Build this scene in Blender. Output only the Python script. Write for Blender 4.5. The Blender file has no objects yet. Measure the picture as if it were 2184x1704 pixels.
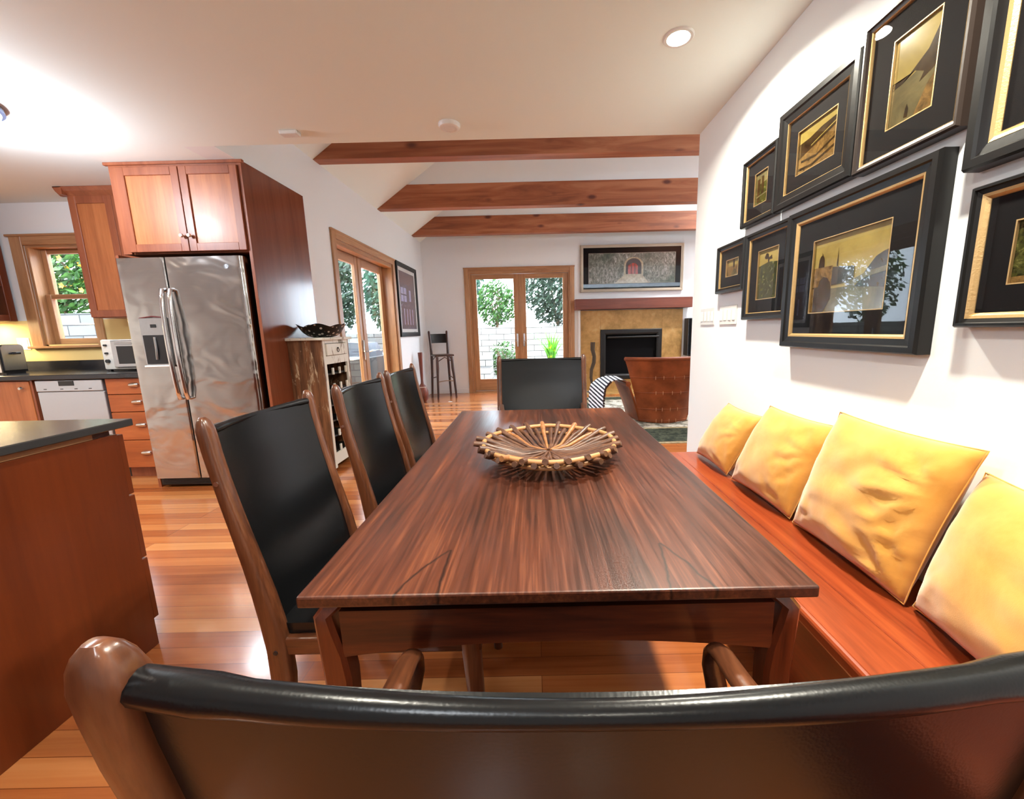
import bpy, bmesh, math, random
from mathutils import Vector, Matrix, noise
random.seed(7)
sc = bpy.context.scene
COL = sc.collection
PI = math.pi

# ---------------------------------------------------------------- materials
def srgb(r, g, b):
    f = lambda c: (c/255/12.92) if c/255 <= .04045 else ((c/255+.055)/1.055)**2.4
    return (f(r), f(g), f(b), 1)

class NT:
    def __init__(s, name):
        s.m = bpy.data.materials.new(name); s.m.use_nodes = True
        s.t = s.m.node_tree; s.t.nodes.clear()
        s.out = s.t.nodes.new('ShaderNodeOutputMaterial')
    def n(s, typ, **kw):
        nd = s.t.nodes.new(typ)
        for k, v in kw.items():
            if k.startswith('i_'):
                key = k[2:].replace('_', ' ')
                nd.inputs[key].default_value = v
            else: setattr(nd, k, v)
        return nd
    def l(s, a, b): s.t.links.new(a, b)
    def math(s, op, a, b=None, c=None, clamp=False):
        nd = s.t.nodes.new('ShaderNodeMath'); nd.operation = op; nd.use_clamp = clamp
        for i, v in enumerate((a, b, c)):
            if v is None: continue
            if isinstance(v, (int, float)): nd.inputs[i].default_value = v
            else: s.l(v, nd.inputs[i])
        return nd.outputs[0]
    def coords(s, scale=(1, 1, 1), rot=(0, 0, 0), loc=(0, 0, 0)):
        tc = s.n('ShaderNodeTexCoord'); mp = s.n('ShaderNodeMapping')
        mp.inputs['Scale'].default_value = scale; mp.inputs['Rotation'].default_value = rot; mp.inputs['Location'].default_value = loc
        s.l(tc.outputs['Object'], mp.inputs['Vector']); return mp.outputs[0]
    def noise(s, vec, scale, detail=4, rough=.55, dist=0):
        nd = s.n('ShaderNodeTexNoise'); s.l(vec, nd.inputs['Vector'])
        nd.inputs['Scale'].default_value = scale; nd.inputs['Detail'].default_value = detail
        nd.inputs['Roughness'].default_value = rough; nd.inputs['Distortion'].default_value = dist
        return nd.outputs['Fac']
    def ramp(s, fac, stops):
        nd = s.n('ShaderNodeValToRGB'); e = nd.color_ramp.elements
        while len(e) > 1: e.remove(e[-1])
        e[0].position = stops[0][0]; e[0].color = stops[0][1]
        for p, c in stops[1:]:
            x = e.new(p); x.color = c
        s.l(fac, nd.inputs[0]); return nd.outputs[0]
    def mix(s, fac, a, b, blend='MIX'):
        nd = s.n('ShaderNodeMix', data_type='RGBA', blend_type=blend)
        for key, v in ((0, fac), (6, a), (7, b)):
            if isinstance(v, (int, float)): nd.inputs[key].default_value = v
            elif isinstance(v, tuple): nd.inputs[key].default_value = v
            else: s.l(v, nd.inputs[key])
        return nd.outputs[2]
    def bsdf(s, color=None, rough=.5, metal=0, bump=None, bstr=.1, bdist=.01, coat=0, spec=.5, sheen=0, rough_fac=None, coatrough=.1):
        b = s.n('ShaderNodeBsdfPrincipled')
        if isinstance(color, tuple): b.inputs['Base Color'].default_value = color
        elif color is not None: s.l(color, b.inputs['Base Color'])
        b.inputs['Roughness'].default_value = rough; b.inputs['Metallic'].default_value = metal
        b.inputs['Coat Weight'].default_value = coat; b.inputs['Coat Roughness'].default_value = coatrough
        b.inputs['Specular IOR Level'].default_value = spec; b.inputs['Sheen Weight'].default_value = sheen
        if rough_fac is not None: s.l(rough_fac, b.inputs['Roughness'])
        if bump is not None:
            bp = s.n('ShaderNodeBump'); bp.inputs['Strength'].default_value = bstr; bp.inputs['Distance'].default_value = bdist
            s.l(bump, bp.inputs['Height']); s.l(bp.outputs[0], b.inputs['Normal'])
        s.l(b.outputs[0], s.out.inputs['Surface']); return b

def plain(name, col, rough=.5, metal=0, grain=0, gscale=60, **kw):
    t = NT(name); v = t.coords()
    nz = t.noise(v, gscale, 3)
    c2 = tuple(max(0, x*(1-.12)) for x in col[:3]) + (1,)
    c = t.mix(nz, col, c2)
    t.bsdf(c, rough, metal, bump=nz if grain else None, bstr=grain, bdist=.004, **kw)
    return t.m

def wood(name, dark, mid, light, axis='x', scale=1.0, rough=.35, coat=.15, bump=.05, contrast=1.0, coatrough=.12):
    t = NT(name)
    st = [16, 16, 16]; st['xyz'.index(axis)] = 1.1
    v = t.coords(tuple(q*scale for q in st))
    a = t.noise(v, 1.0, 6, .6, .8)
    v2 = t.coords(tuple(q*scale*4 for q in st)); b = t.noise(v2, 2.2, 4, .6)
    f = t.math('ADD', t.math('MULTIPLY', a, .72), t.math('MULTIPLY', b, .28))
    lo = .5-.17/contrast; hi = .5+.17/contrast
    c = t.ramp(f, [(lo, dark), (.5, mid), (hi, light)])
    t.bsdf(c, rough, bump=b, bstr=bump, bdist=.002, coat=coat, coatrough=coatrough)
    return t.m

M = {}
def wallmat(name, col):
    t = NT(name); v = t.coords()
    nz = t.noise(v, 90, 3)
    t.bsdf(col, .75, bump=nz, bstr=.06, bdist=.003, spec=.25); return t.m
M['wall'] = wallmat('white_wall_paint', (.82, .85, .87, 1))
M['ceil'] = wallmat('white_ceiling_paint', (.84, .91, .885, 1))
M['yellow'] = wallmat('pale_yellow_paint', (.78, .62, .30, 1))
M['cab'] = wood('cherry_cabinet', srgb(136, 74, 38), srgb(170, 100, 56), srgb(188, 118, 70), 'z', .6, .4, .05, contrast=.8)
M['cabx'] = wood('cherry_drawer', srgb(134, 66, 28), srgb(166, 88, 42), srgb(186, 106, 56), 'x', .6, .4, .05, contrast=.8)
M['cabframe'] = wood('cherry_cabinet_frame', srgb(112, 56, 34), srgb(140, 76, 48), srgb(156, 90, 58), 'z', .7, .4, .05, contrast=.8)
M['panel'] = wood('cherry_side_panel', srgb(98, 50, 30), srgb(118, 62, 38), srgb(130, 72, 46), 'z', .5, .25, .3, contrast=.7)
M['island'] = wood('mahogany_island_panel', srgb(84, 34, 12), srgb(100, 43, 15), srgb(112, 50, 20), 'z', .5, .35, .1, contrast=.7)
M['trim'] = wood('fir_door_trim', srgb(146, 102, 66), srgb(174, 128, 88), srgb(192, 148, 106), 'z', 1, .4, .1)
M['trimh'] = wood('fir_door_trim_grain_across', srgb(146, 102, 66), srgb(174, 128, 88), srgb(192, 148, 106), 'y', 1, .4, .1)
M['trimx'] = wood('fir_head_trim', srgb(140, 98, 64), srgb(168, 122, 84), srgb(186, 142, 102), 'x', 1, .4, .1)
M['rosewood'] = wood('rosewood_chair', srgb(48, 25, 15), srgb(88, 49, 29), srgb(116, 70, 44), 'z', 1.3, .3, .3)
M['rosewood_x'] = wood('rosewood_rail', srgb(48, 25, 15), srgb(88, 49, 29), srgb(116, 70, 44), 'x', 1.3, .3, .3)
M['tableleg'] = wood('rosewood_table_leg', srgb(70, 28, 12), srgb(100, 42, 18), srgb(122, 58, 28), 'z', 1.2, .3, .3)
M['apron'] = wood('rosewood_apron', srgb(52, 20, 10), srgb(82, 34, 16), srgb(112, 52, 24), 'x', 1.0, .35, .2)
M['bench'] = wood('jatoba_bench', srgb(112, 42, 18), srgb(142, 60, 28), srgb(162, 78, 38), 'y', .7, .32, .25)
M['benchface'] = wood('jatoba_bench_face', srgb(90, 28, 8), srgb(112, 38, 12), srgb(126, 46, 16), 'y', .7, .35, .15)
M['mantle'] = wood('redwood_mantle', srgb(92, 42, 26), srgb(112, 54, 36), srgb(124, 64, 44), 'x', .8, .4, .05)
M['brass'] = plain('brushed_nickel', (.75, .72, .68, 1), .25, 1)
M['chrome'] = plain('polished_chrome', (.8, .8, .82, 1), .12, 1)
M['black'] = plain('black_plastic', (.012, .012, .014, 1), .35)
M['matblack'] = plain('black_matboard', (.004, .004, .005, 1), .8, spec=.1)
M['frame'] = plain('black_lacquer_frame', (.008, .0075, .0075, 1), .35, grain=.05, spec=.25)
M['framebrown'] = plain('dark_brown_frame', (.03, .02, .016, 1), .35, grain=.05)
M['gold'] = plain('gilt_fillet', (.56, .37, .16, 1), .38, .7, grain=.2, gscale=200)
M['silver'] = plain('antique_silver_frame', (.45, .38, .29, 1), .45, .3, grain=.2)
M['white'] = plain('white_plastic', (.82, .82, .80, 1), .35)
M['platewhite'] = plain('ivory_plate', (.66, .65, .62, 1), .35)
M['offwhite'] = plain('white_appliance', (.80, .80, .78, 1), .3)
M['counter'] = plain('black_honed_counter', (.018, .018, .022, 1), .18, gscale=200)
M['islandtop'] = plain('dark_stone_island_top', (.04, .04, .042, 1), .22, gscale=200)
M['iron'] = plain('black_iron', (.015, .014, .014, 1), .45, .4)

def steel():
    t = NT('wavy_stainless_steel'); v = t.coords((1, 1, 1.5)); a = t.noise(v, 2.6, 2, .5, .6)
    v2 = t.coords((2, 2, 220)); b = t.noise(v2, 2, 2)
    c = t.mix(b, (.50, .49, .48, 1), (.57, .56, .55, 1))
    t.bsdf(c, .16, 1, bump=a, bstr=.5, bdist=.035); return t.m
M['steel'] = steel()
M['steelflat'] = plain('satin_steel', (.55, .57, .60, 1), .3, 1)
def dish():
    t = NT('dishwasher_steel'); t.bsdf((.55, .60, .66, 1), .34, .85); return t.m
M['dish'] = dish()

def leather(name, col, rough=.34, bstr=.12):
    t = NT(name); v = t.coords(); vo = t.n('ShaderNodeTexVoronoi'); t.l(v, vo.inputs['Vector']); vo.inputs['Scale'].default_value = 420
    big = t.noise(v, 9, 3)
    h = t.math('ADD', t.math('MULTIPLY', vo.outputs['Distance'], .5), t.math('MULTIPLY', big, 1.2))
    t.bsdf(col, rough, bump=h, bstr=bstr, bdist=.0018, spec=.34); return t.m
M['leather'] = leather('black_leather', (.0035, .004, .0048, 1), .26, .06)
def tan():
    t = NT('cognac_leather'); v = t.coords(); a = t.noise(v, 5, 4); g = t.noise(v, 300, 2)
    c = t.ramp(a, [(.3, srgb(104, 48, 20)), (.7, srgb(148, 76, 38))])
    t.bsdf(c, .5, bump=g, bstr=.15, bdist=.001, spec=.3); return t.m
M['tan'] = tan()

def velvet():
    t = NT('mustard_velvet'); v = t.coords(); a = t.noise(v, 7, 4, .6, .5); g = t.noise(v, 500, 2)
    c = t.ramp(a, [(.3, srgb(196, 136, 50)), (.7, srgb(216, 160, 76))])
    t.bsdf(c, .8, bump=g, bstr=.25, bdist=.001, sheen=.5, spec=.2); return t.m
M['velvet'] = velvet()

def floor_mat():
    t = NT('fir_strip_floor'); v = t.coords()
    br = t.n('ShaderNodeTexBrick'); t.l(v, br.inputs['Vector'])
    br.inputs['Scale'].default_value = 1; br.inputs['Brick Width'].default_value = 2.3; br.inputs['Row Height'].default_value = .083
    br.inputs['Mortar Size'].default_value = .0012; br.inputs['Mortar Smooth'].default_value = .2; br.offset = .37; br.offset_frequency = 3
    br.inputs['Color1'].default_value = (0, 0, 0, 1); br.inputs['Color2'].default_value = (1, 1, 1, 1); br.inputs['Mortar'].default_value = (0, 0, 0, 1)
    br.inputs['Bias'].default_value = 0
    s = t.n('ShaderNodeSeparateColor'); t.l(br.outputs['Color'], s.inputs[0])
    g = t.noise(t.coords((1.2, 34, 10)), 1, 5, .6, .6)
    f = t.math('ADD', t.math('MULTIPLY', s.outputs[0], .55), t.math('MULTIPLY', g, .5))
    c = t.ramp(f, [(.15, srgb(136, 70, 36)), (.42, srgb(172, 98, 52)), (.62, srgb(190, 118, 66)), (.85, srgb(206, 140, 86))])
    c = t.mix(br.outputs['Fac'], c, srgb(118, 62, 32))
    t.bsdf(c, .2, bump=br.outputs['Fac'], bstr=.06, bdist=-.001, coat=.3, coatrough=.08); return t.m
M['floor'] = floor_mat()

def table_mat():
    t = NT('rosewood_table_top')
    f1 = t.noise(t.coords((9, .8, 9)), 1, 6, .62, .7)
    f2 = t.noise(t.coords((120, 3.5, 120)), 1, 4, .6)
    f3 = t.noise(t.coords((2.2, 1.4, 2)), 1, 3)
    f = t.math('ADD', t.math('ADD', t.math('MULTIPLY', f1, .45), t.math('MULTIPLY', f2, .33)), t.math('MULTIPLY', f3, .22))
    c = t.ramp(f, [(.36, srgb(30, 13, 8)), (.45, srgb(54, 25, 14)), (.54, srgb(82, 40, 23)), (.66, srgb(128, 72, 42))])
    tc = t.n('ShaderNodeTexCoord'); sp = t.n('ShaderNodeSeparateXYZ'); t.l(tc.outputs['Object'], sp.inputs[0])
    X, Y = sp.outputs[0], sp.outputs[1]
    wob = t.math('MULTIPLY', t.math('SUBTRACT', t.noise(t.coords(), 14, 3), .5), .025)
    tot = None
    for xa, ya, ends in VEE:
        tt = t.math('DIVIDE', t.math('SUBTRACT', ya, Y), ya-(TY0-TCY))
        tp = t.math('POWER', t.math('MAXIMUM', tt, 0), .8)
        for xe in ends:
            d = t.math('ABSOLUTE', t.math('SUBTRACT', t.math('ADD', X, wob), t.math('MULTIPLY_ADD', tp, xe-xa, xa)))
            m = t.math('SUBTRACT', 1, t.math('DIVIDE', d, .005), clamp=True)
            m = t.math('MULTIPLY', m, t.math('GREATER_THAN', tt, 0))
            tot = m if tot is None else t.math('MAXIMUM', tot, m)
    c = t.mix(tot, c, srgb(24, 9, 5))
    t.bsdf(c, .24, bump=f2, bstr=.12, bdist=.0012, coat=.12, coatrough=.12, rough_fac=t.math('MULTIPLY_ADD', f2, .3, .2)); return t.m

def stone_mat():
    t = NT('ochre_slate'); v = t.coords(); a = t.noise(v, 2.4, 8, .65, 1.2); b = t.noise(v, 12, 5, .6, .4)
    f = t.math('ADD', t.math('MULTIPLY', a, .65), t.math('MULTIPLY', b, .35))
    c = t.ramp(f, [(.3, srgb(128, 94, 48)), (.45, srgb(164, 126, 68)), (.55, srgb(184, 142, 82)), (.7, srgb(196, 166, 114))])
    t.bsdf(c, .5, bump=b, bstr=.2, bdist=.01); return t.m
M['slate'] = stone_mat()

def distressed(name, paint, base, base2, amt):
    t = NT(name); a = t.noise(t.coords((9, 9, 2.2)), 1.6, 8, .7, 1.0); b = t.noise(t.coords((30, 30, 3)), 1, 5)
    m = t.ramp(t.math('ADD', t.math('MULTIPLY', a, .8), t.math('MULTIPLY', b, .2)), [(amt, (0, 0, 0, 1)), (amt+.035, (1, 1, 1, 1))])
    w = t.ramp(b, [(.35, base), (.65, base2)])
    c = t.mix(m, w, paint)
    t.bsdf(c, .6, bump=b, bstr=.3, bdist=.003); return t.m
M['dist_side'] = distressed('weathered_brown_boards', srgb(196, 178, 150), srgb(84, 54, 34), srgb(140, 98, 66), .56)
M['dist_front'] = distressed('chipped_white_boards', srgb(222, 222, 212), srgb(120, 100, 76), srgb(176, 160, 136), .40)

def beam_mat():
    t = NT('red_brown_fir_beam'); a = t.noise(t.coords((.8, 10, 10)), 1, 5, .6, .8)
    c = t.ramp(a, [(.35, srgb(124, 66, 38)), (.5, srgb(154, 88, 54)), (.65, srgb(176, 112, 76))])
    vo = t.n('ShaderNodeTexVoronoi'); t.l(t.coords((1.5, 1.5, 3.2)), vo.inputs['Vector']); vo.inputs['Scale'].default_value = 1.4; vo.inputs['Randomness'].default_value = 1
    k = t.ramp(vo.outputs['Distance'], [(.07, (1, 1, 1, 1)), (.17, (0, 0, 0, 1))])
    c = t.mix(k, c, srgb(88, 34, 18))
    t.bsdf(c, .5, bump=a, bstr=.1, bdist=.003); return t.m
M['beam'] = beam_mat()

def glass_mat(name='window_glass', tint=(1, 1, 1, 1), f0=.022):
    t = NT(name); tr = t.n('ShaderNodeBsdfTransparent'); tr.inputs[0].default_value = tint
    gl = t.n('ShaderNodeBsdfGlossy'); gl.inputs['Roughness'].default_value = .01
    lw = t.n('ShaderNodeLayerWeight'); lw.inputs[0].default_value = .5
    fr = t.math('MULTIPLY_ADD', t.math('POWER', lw.outputs['Facing'], 5), .9, f0, clamp=True)
    mx = t.n('ShaderNodeMixShader'); t.l(fr, mx.inputs[0]); t.l(tr.outputs[0], mx.inputs[1]); t.l(gl.outputs[0], mx.inputs[2])
    t.l(mx.outputs[0], t.out.inputs['Surface']); return t.m
M['glass'] = glass_mat(); M['pglass'] = glass_mat('museum_glass', f0=.012)

def emis(name, col, s):
    t = NT(name); e = t.n('ShaderNodeEmission'); e.inputs[0].default_value = col; e.inputs[1].default_value = s
    t.l(e.outputs[0], t.out.inputs['Surface']); return t.m
M['bulb'] = emis('warm_lamp_glow', (1, .93, .80, 1), 30)
M['bulbcool'] = emis('cool_lamp_glow', (.86, .93, 1, 1), 14)

def leafmat(name, c1, c2, c3=None):
    t = NT(name); a = t.noise(t.coords(), 9, 3); st = [(.35, c1), (.6, c2)]
    if c3: st.append((.7, c3))
    c = t.ramp(a, st)
    b = t.bsdf(c, .5); b.inputs['Subsurface Weight'].default_value = 0
    tl = t.n('ShaderNodeBsdfTranslucent'); t.l(c, tl.inputs[0]); mx = t.n('ShaderNodeMixShader'); mx.inputs[0].default_value = .35
    t.l(b.outputs[0], mx.inputs[1]); t.l(tl.outputs[0], mx.inputs[2]); t.l(mx.outputs[0], t.out.inputs['Surface']); return t.m
M['leaf'] = leafmat('green_leaves', srgb(26, 54, 24), srgb(64, 104, 40))
M['leaf2'] = leafmat('blue_green_leaves', srgb(24, 56, 44), srgb(54, 96, 74))
M['leaf3'] = leafmat('dark_grey_green_leaves', srgb(20, 36, 26), srgb(54, 76, 56))
M['blade'] = leafmat('bright_sword_leaves', srgb(50, 120, 16), srgb(96, 160, 30), srgb(210, 180, 20))
M['flower'] = leafmat('orange_petals', srgb(240, 130, 30), srgb(250, 190, 60))
M['soil'] = plain('garden_soil', srgb(110, 92, 70), .9, grain=.5, gscale=20)
def stonewall():
    t = NT('dry_stone_blocks'); br = t.n('ShaderNodeTexBrick'); t.l(t.coords(rot=(PI/2, 0, 0)), br.inputs['Vector'])
    br.inputs['Scale'].default_value = 1; br.inputs['Brick Width'].default_value = .42; br.inputs['Row Height'].default_value = .16; br.inputs['Mortar Size'].default_value = .009
    br.inputs['Color1'].default_value = srgb(130, 128, 122); br.inputs['Color2'].default_value = srgb(160, 156, 148); br.inputs['Mortar'].default_value = srgb(62, 58, 54)
    t.bsdf(br.outputs['Color'], .85, bump=br.outputs['Fac'], bstr=.5, bdist=-.02); return t.m
M['stonex'] = stonewall()
M['stoneg'] = M['stonex'].copy(); M['stoneg'].name = 'grey_stone_blocks'
for nd in M['stoneg'].node_tree.nodes:
    if nd.type == 'TEX_BRICK':
        nd.inputs['Color1'].default_value = srgb(66, 68, 68); nd.inputs['Color2'].default_value = srgb(94, 94, 90); nd.inputs['Mortar'].default_value = srgb(30, 28, 27)
M['patio'] = plain('pale_paving', srgb(150, 148, 144), .8, grain=.2, gscale=12)

# ---------------------------------------------------------------- mesh builder
class MB:
    def __init__(s): s.bm = bmesh.new()
    def face(s, pts, mi=0):
        f = s.bm.faces.new([s.bm.verts.new(p) for p in pts]); f.material_index = mi; return f
    def box(s, lo, hi, bev=0, mi=0, mp=None, seg=1):
        lo = Vector(lo); hi = Vector(hi)
        r = bmesh.ops.create_cube(s.bm, size=1)
        vs = r['verts']; c = (lo+hi)/2; d = hi-lo
        for v in vs: v.co = Vector((v.co.x*d.x, v.co.y*d.y, v.co.z*d.z))+c
        es = {e for v in vs for e in v.link_edges}; fs = {f for v in vs for f in v.link_faces}
        for f in fs: f.material_index = mi
        if bev:
            rr = bmesh.ops.bevel(s.bm, geom=list(es), offset=bev, segments=seg, profile=.5, affect='EDGES', clamp_overlap=True)
            vs = {v for f in rr['faces'] for v in f.verts} | {v for v in vs if v.is_valid}
            for f in rr['faces']: f.material_index = mi
        if mp:
            for v in vs: v.co = mp(*v.co)
        return s
    def prism(s, pts, fn, mi=0):
        """pts: 2-D outline, fn(p, k) -> 3-D point for k = 0, 1 (the two ends)"""
        a = [s.bm.verts.new(fn(p, 0)) for p in pts]; b = [s.bm.verts.new(fn(p, 1)) for p in pts]
        n = len(pts); fs = [s.bm.faces.new(a[::-1]), s.bm.faces.new(b)]
        for i in range(n): fs.append(s.bm.faces.new((a[i], a[(i+1) % n], b[(i+1) % n], b[i])))
        for f in fs: f.material_index = mi
        return s
    def rings(s, loops, closed=True, cap=(True, True), mi=0, capmi=None):
        R = [[s.bm.verts.new(p) for p in lp] for lp in loops]; n = len(loops[0])
        for a, b in zip(R, R[1:]):
            for i in range(n if closed else n-1):
                f = s.bm.faces.new((a[i], a[(i+1) % n], b[(i+1) % n], b[i])); f.material_index = mi
        if cap[0] and n > 2: s.bm.faces.new(R[0][::-1]).material_index = mi
        if cap[1] and n > 2: s.bm.faces.new(R[-1]).material_index = mi if capmi is None else capmi
        return s
    def tube(s, pts, rad, n=10, mi=0, cap=True, flat=1.0, up=None):
        pts = [Vector(p) for p in pts]; loops = []
        if not isinstance(rad, (list, tuple)): rad = [rad]*len(pts)
        u = None
        for i, p in enumerate(pts):
            d = (pts[min(i+1, len(pts)-1)]-pts[max(i-1, 0)]).normalized()
            if u is None:
                u = Vector(up) if up else (Vector((0, 0, 1)) if abs(d.z) < .9 else Vector((1, 0, 0)))
            u = (u-d*u.dot(d)).normalized(); w = d.cross(u)
            loops.append([p+(u*math.cos(2*PI*k/n)+w*math.sin(2*PI*k/n)*flat)*rad[i] for k in range(n)])
        return s.rings(loops, True, (cap, cap), mi)
    def lathe(s, prof, c=(0, 0, 0), n=32, mi=0, cap=(True, True)):
        loops = [[Vector((c[0]+r*math.cos(2*PI*k/n), c[1]+r*math.sin(2*PI*k/n), c[2]+z)) for k in range(n)] for r, z in prof]
        return s.rings(loops, True, cap, mi)
    def sheet(s, fn, nu, nv, th, mi=0):
        """closed thin sheet: fn(u, v) -> (point, normal)"""
        top = []; bot = []
        for i in range(nu+1):
            ra = []; rb = []
            for j in range(nv+1):
                p, nrm = fn(i/nu, j/nv); p = Vector(p); nrm = Vector(nrm).normalized()
                e = th/2
                ra.append(s.bm.verts.new(p+nrm*e)); rb.append(s.bm.verts.new(p-nrm*e))
            top.append(ra); bot.append(rb)
        F = s.bm.faces.new
        for i in range(nu):
            for j in range(nv):
                F((top[i][j], top[i+1][j], top[i+1][j+1], top[i][j+1])).material_index = mi
                F((bot[i][j+1], bot[i+1][j+1], bot[i+1][j], bot[i][j])).material_index = mi
        for i in range(nu):
            F((top[i+1][0], top[i][0], bot[i][0], bot[i+1][0])); F((top[i][nv], top[i+1][nv], bot[i+1][nv], bot[i][nv]))
        for j in range(nv):
            F((top[0][j], top[0][j+1], bot[0][j+1], bot[0][j])); F((top[nu][j+1], top[nu][j], bot[nu][j], bot[nu][j+1]))
        return s
    def build(s, name, mats, parent=None, smooth=False, angle=40, tags=None):
        off = Vector((0, 0, 0)); q = parent
        while q is not None: off += q.location; q = q.parent
        if off.length: bmesh.ops.translate(s.bm, verts=s.bm.verts, vec=-off)
        bmesh.ops.recalc_face_normals(s.bm, faces=s.bm.faces)
        me = bpy.data.meshes.new(name); s.bm.to_mesh(me); s.bm.free()
        if not isinstance(mats, (list, tuple)): mats = [mats]
        for m in mats: me.materials.append(m)
        if smooth:
            me.shade_smooth()
            try: me.set_sharp_from_angle(angle=math.radians(angle))
            except Exception: pass
        o = bpy.data.objects.new(name, me); COL.objects.link(o)
        if parent is not None: o.parent = parent
        if tags:
            for k, v in tags.items(): o[k] = v
        return o

def thing(name, label, cat, loc=(0, 0, 0), group=None):
    o = bpy.data.objects.new(name, None); COL.objects.link(o); o.location = loc; o.empty_display_size = .1
    o['label'] = label; o['category'] = cat
    if group: o['group'] = group
    return o
def tag(o, label, cat, group=None, kind=None):
    o['label'] = label; o['category'] = cat
    if group: o['group'] = group
    if kind: o['kind'] = kind
    return o
def struct(name, mb, m, parent=None, **k):
    o = mb.build(name, m, parent, **k)
    if parent is None: o['kind'] = 'structure'
    return o
def copy_tree(o, parent=None):
    c = o.copy(); COL.objects.link(c); c.parent = parent
    for ch in list(o.children): copy_tree(ch, c)
    return c
def sstep(x): x = max(0, min(1, x)); return x*x*(3-2*x)
def interp(tab, z):
    for (z0, a), (z1, b) in zip(tab, tab[1:]):
        if (z-z0)*(z-z1) <= 0: return a+(b-a)*(z-z0)/(z1-z0)
    return tab[0][1] if abs(z-tab[0][0]) < abs(z-tab[-1][0]) else tab[-1][1]

# ---------------------------------------------------------------- camera
cam = bpy.data.cameras.new('camera'); co = bpy.data.objects.new('camera', cam); COL.objects.link(co)
R = [[0.99973473, -0.00132928, -0.02299367], [-0.02288782, -0.16889315, -0.98536859], [-0.00257364, 0.98563347, -0.16887878]]
mx = Matrix(((R[0][0], -R[1][0], -R[2][0], 0), (R[0][1], -R[1][1], -R[2][1], 0), (R[0][2], -R[1][2], -R[2][2], 1.205), (0, 0, 0, 1)))
co.matrix_world = mx
cam.sensor_fit = 'HORIZONTAL'; cam.sensor_width = 36; cam.lens = 862/2184*36; cam.shift_x = -48/2184; cam.clip_start = .02; cam.clip_end = 200
sc.camera = co

XW = -2.1; XR = 1.13; ZC = 2.46; YE = 2.936; YB = 7.98; YK = 3.95; XL = 5.0; RX = 1.45; ZP = 2.88; SL = .70
RZ = ZP+SL*(RX-XW)
LW = XW-.2
# ---------------------------------------------------------------- shell
b = MB(); b.box((-5.8, -2.8, -.1), (XL+.2, YB+.2, 0)); struct('floor', b, M['floor'])
b = MB(); b.box((-5.8, -2.8, ZC), (XW, YE, ZC+.12)); b.box((-5.8, YE, ZC), (LW, YK+.15, ZC+.12)); b.box((XW, -2.8, ZC), (XR+.13, YE, ZC+.12)); struct('ceiling', b, M['ceil'])
b = MB()   # vaulted ceiling of the living room
for s0, s1 in ((LW-.3, RX), (RX, XL+.5)):
    z = lambda x: RZ-SL*abs(x-RX)
    b.prism([(s0, z(s0)), (s1, z(s1)), (s1, z(s1)+.15), (s0, z(s0)+.15)], lambda p, k: (p[0], (YE-.3, YB+.3)[k], p[1]))
struct('ceiling_vault', b, M['ceil'])
# right wall beside the table, ending in a corner at YE
b = MB(); b.box((XR, -2.8, 0), (XR+.12, YE-.12, ZC)); b.box((XR, YE-.12, 0), (XL, YE, ZC)); struct('wall_right', b, M['wall'])
# gable over the opening, above the flat ceiling
b = MB(); b.prism([(LW, ZC+.12), (XL, ZC+.12), (XL, ZC+.3), (RX, RZ+.1), (LW, ZP+.0)], lambda p, k: (p[0], (YE-.14, YE)[k], p[1])); struct('wall_gable', b, M['wall'])
# left wall of the living room with the French door opening
DY0, DY1, DZ = 4.52, 6.275, 2.215
b = MB(); b.box((LW, YE, ZC), (XW, YK+.0, ZP+.1)); b.box((LW, YK, 0), (XW, DY0, ZP+.1)); b.box((LW, DY0, DZ), (XW, DY1, ZP+.1)); b.box((LW, DY1, 0), (XW, YB+.2, ZP+.1)); struct('wall_left', b, M['wall'])
# back wall with the French door opening
BX0, BX1, BZ = -1.225, .705, 2.31
b = MB(); b.box((XW, YB, 0), (BX0, YB+.2, ZP)); b.box((BX1, YB, 0), (XL, YB+.2, ZP)); b.box((BX0, YB, BZ), (BX1, YB+.2, ZP))
b.prism([(XW, ZP), (XL, ZP), (RX, RZ+.1)], lambda p, k: (p[0], (YB, YB+.2)[k], p[1])); struct('wall_back', b, M['wall'])
b = MB(); b.box((XL, YE-.12, 0), (XL+.2, YB+.2, ZP+.1)); struct('wall_living_right', b, M['wall'])
# kitchen: wall with the window, wall on the far left, wall behind the camera
KX0, KX1, KZ0, KZ1 = -4.72, -4.19, 1.175, 2.09
b = MB()
b.box((-5.8, YK, 1.405), (KX0, YK+.15, ZC)); b.box((KX0, YK, KZ1), (KX1, YK+.15, ZC)); b.box((KX1, YK, 1.405), (LW, YK+.15, ZC)); struct('wall_kitchen', b, M['wall'])
b = MB()
b.box((-5.8, YK, 0), (KX0, YK+.15, 1.405)); b.box((KX0, YK, 0), (KX1, YK+.15, KZ0)); b.box((KX1, YK, 0), (LW, YK+.15, 1.405)); struct('wall_kitchen_lower', b, M['yellow'])
b = MB(); b.box((-5.8, -2.8, 0), (-5.6, YK, ZC)); struct('wall_kitchen_left', b, M['wall'])
b = MB(); b.box((-5.8, -2.8, 0), (XR+.12, -2.6, ZC)); struct('wall_front', b, M['wall'])
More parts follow.
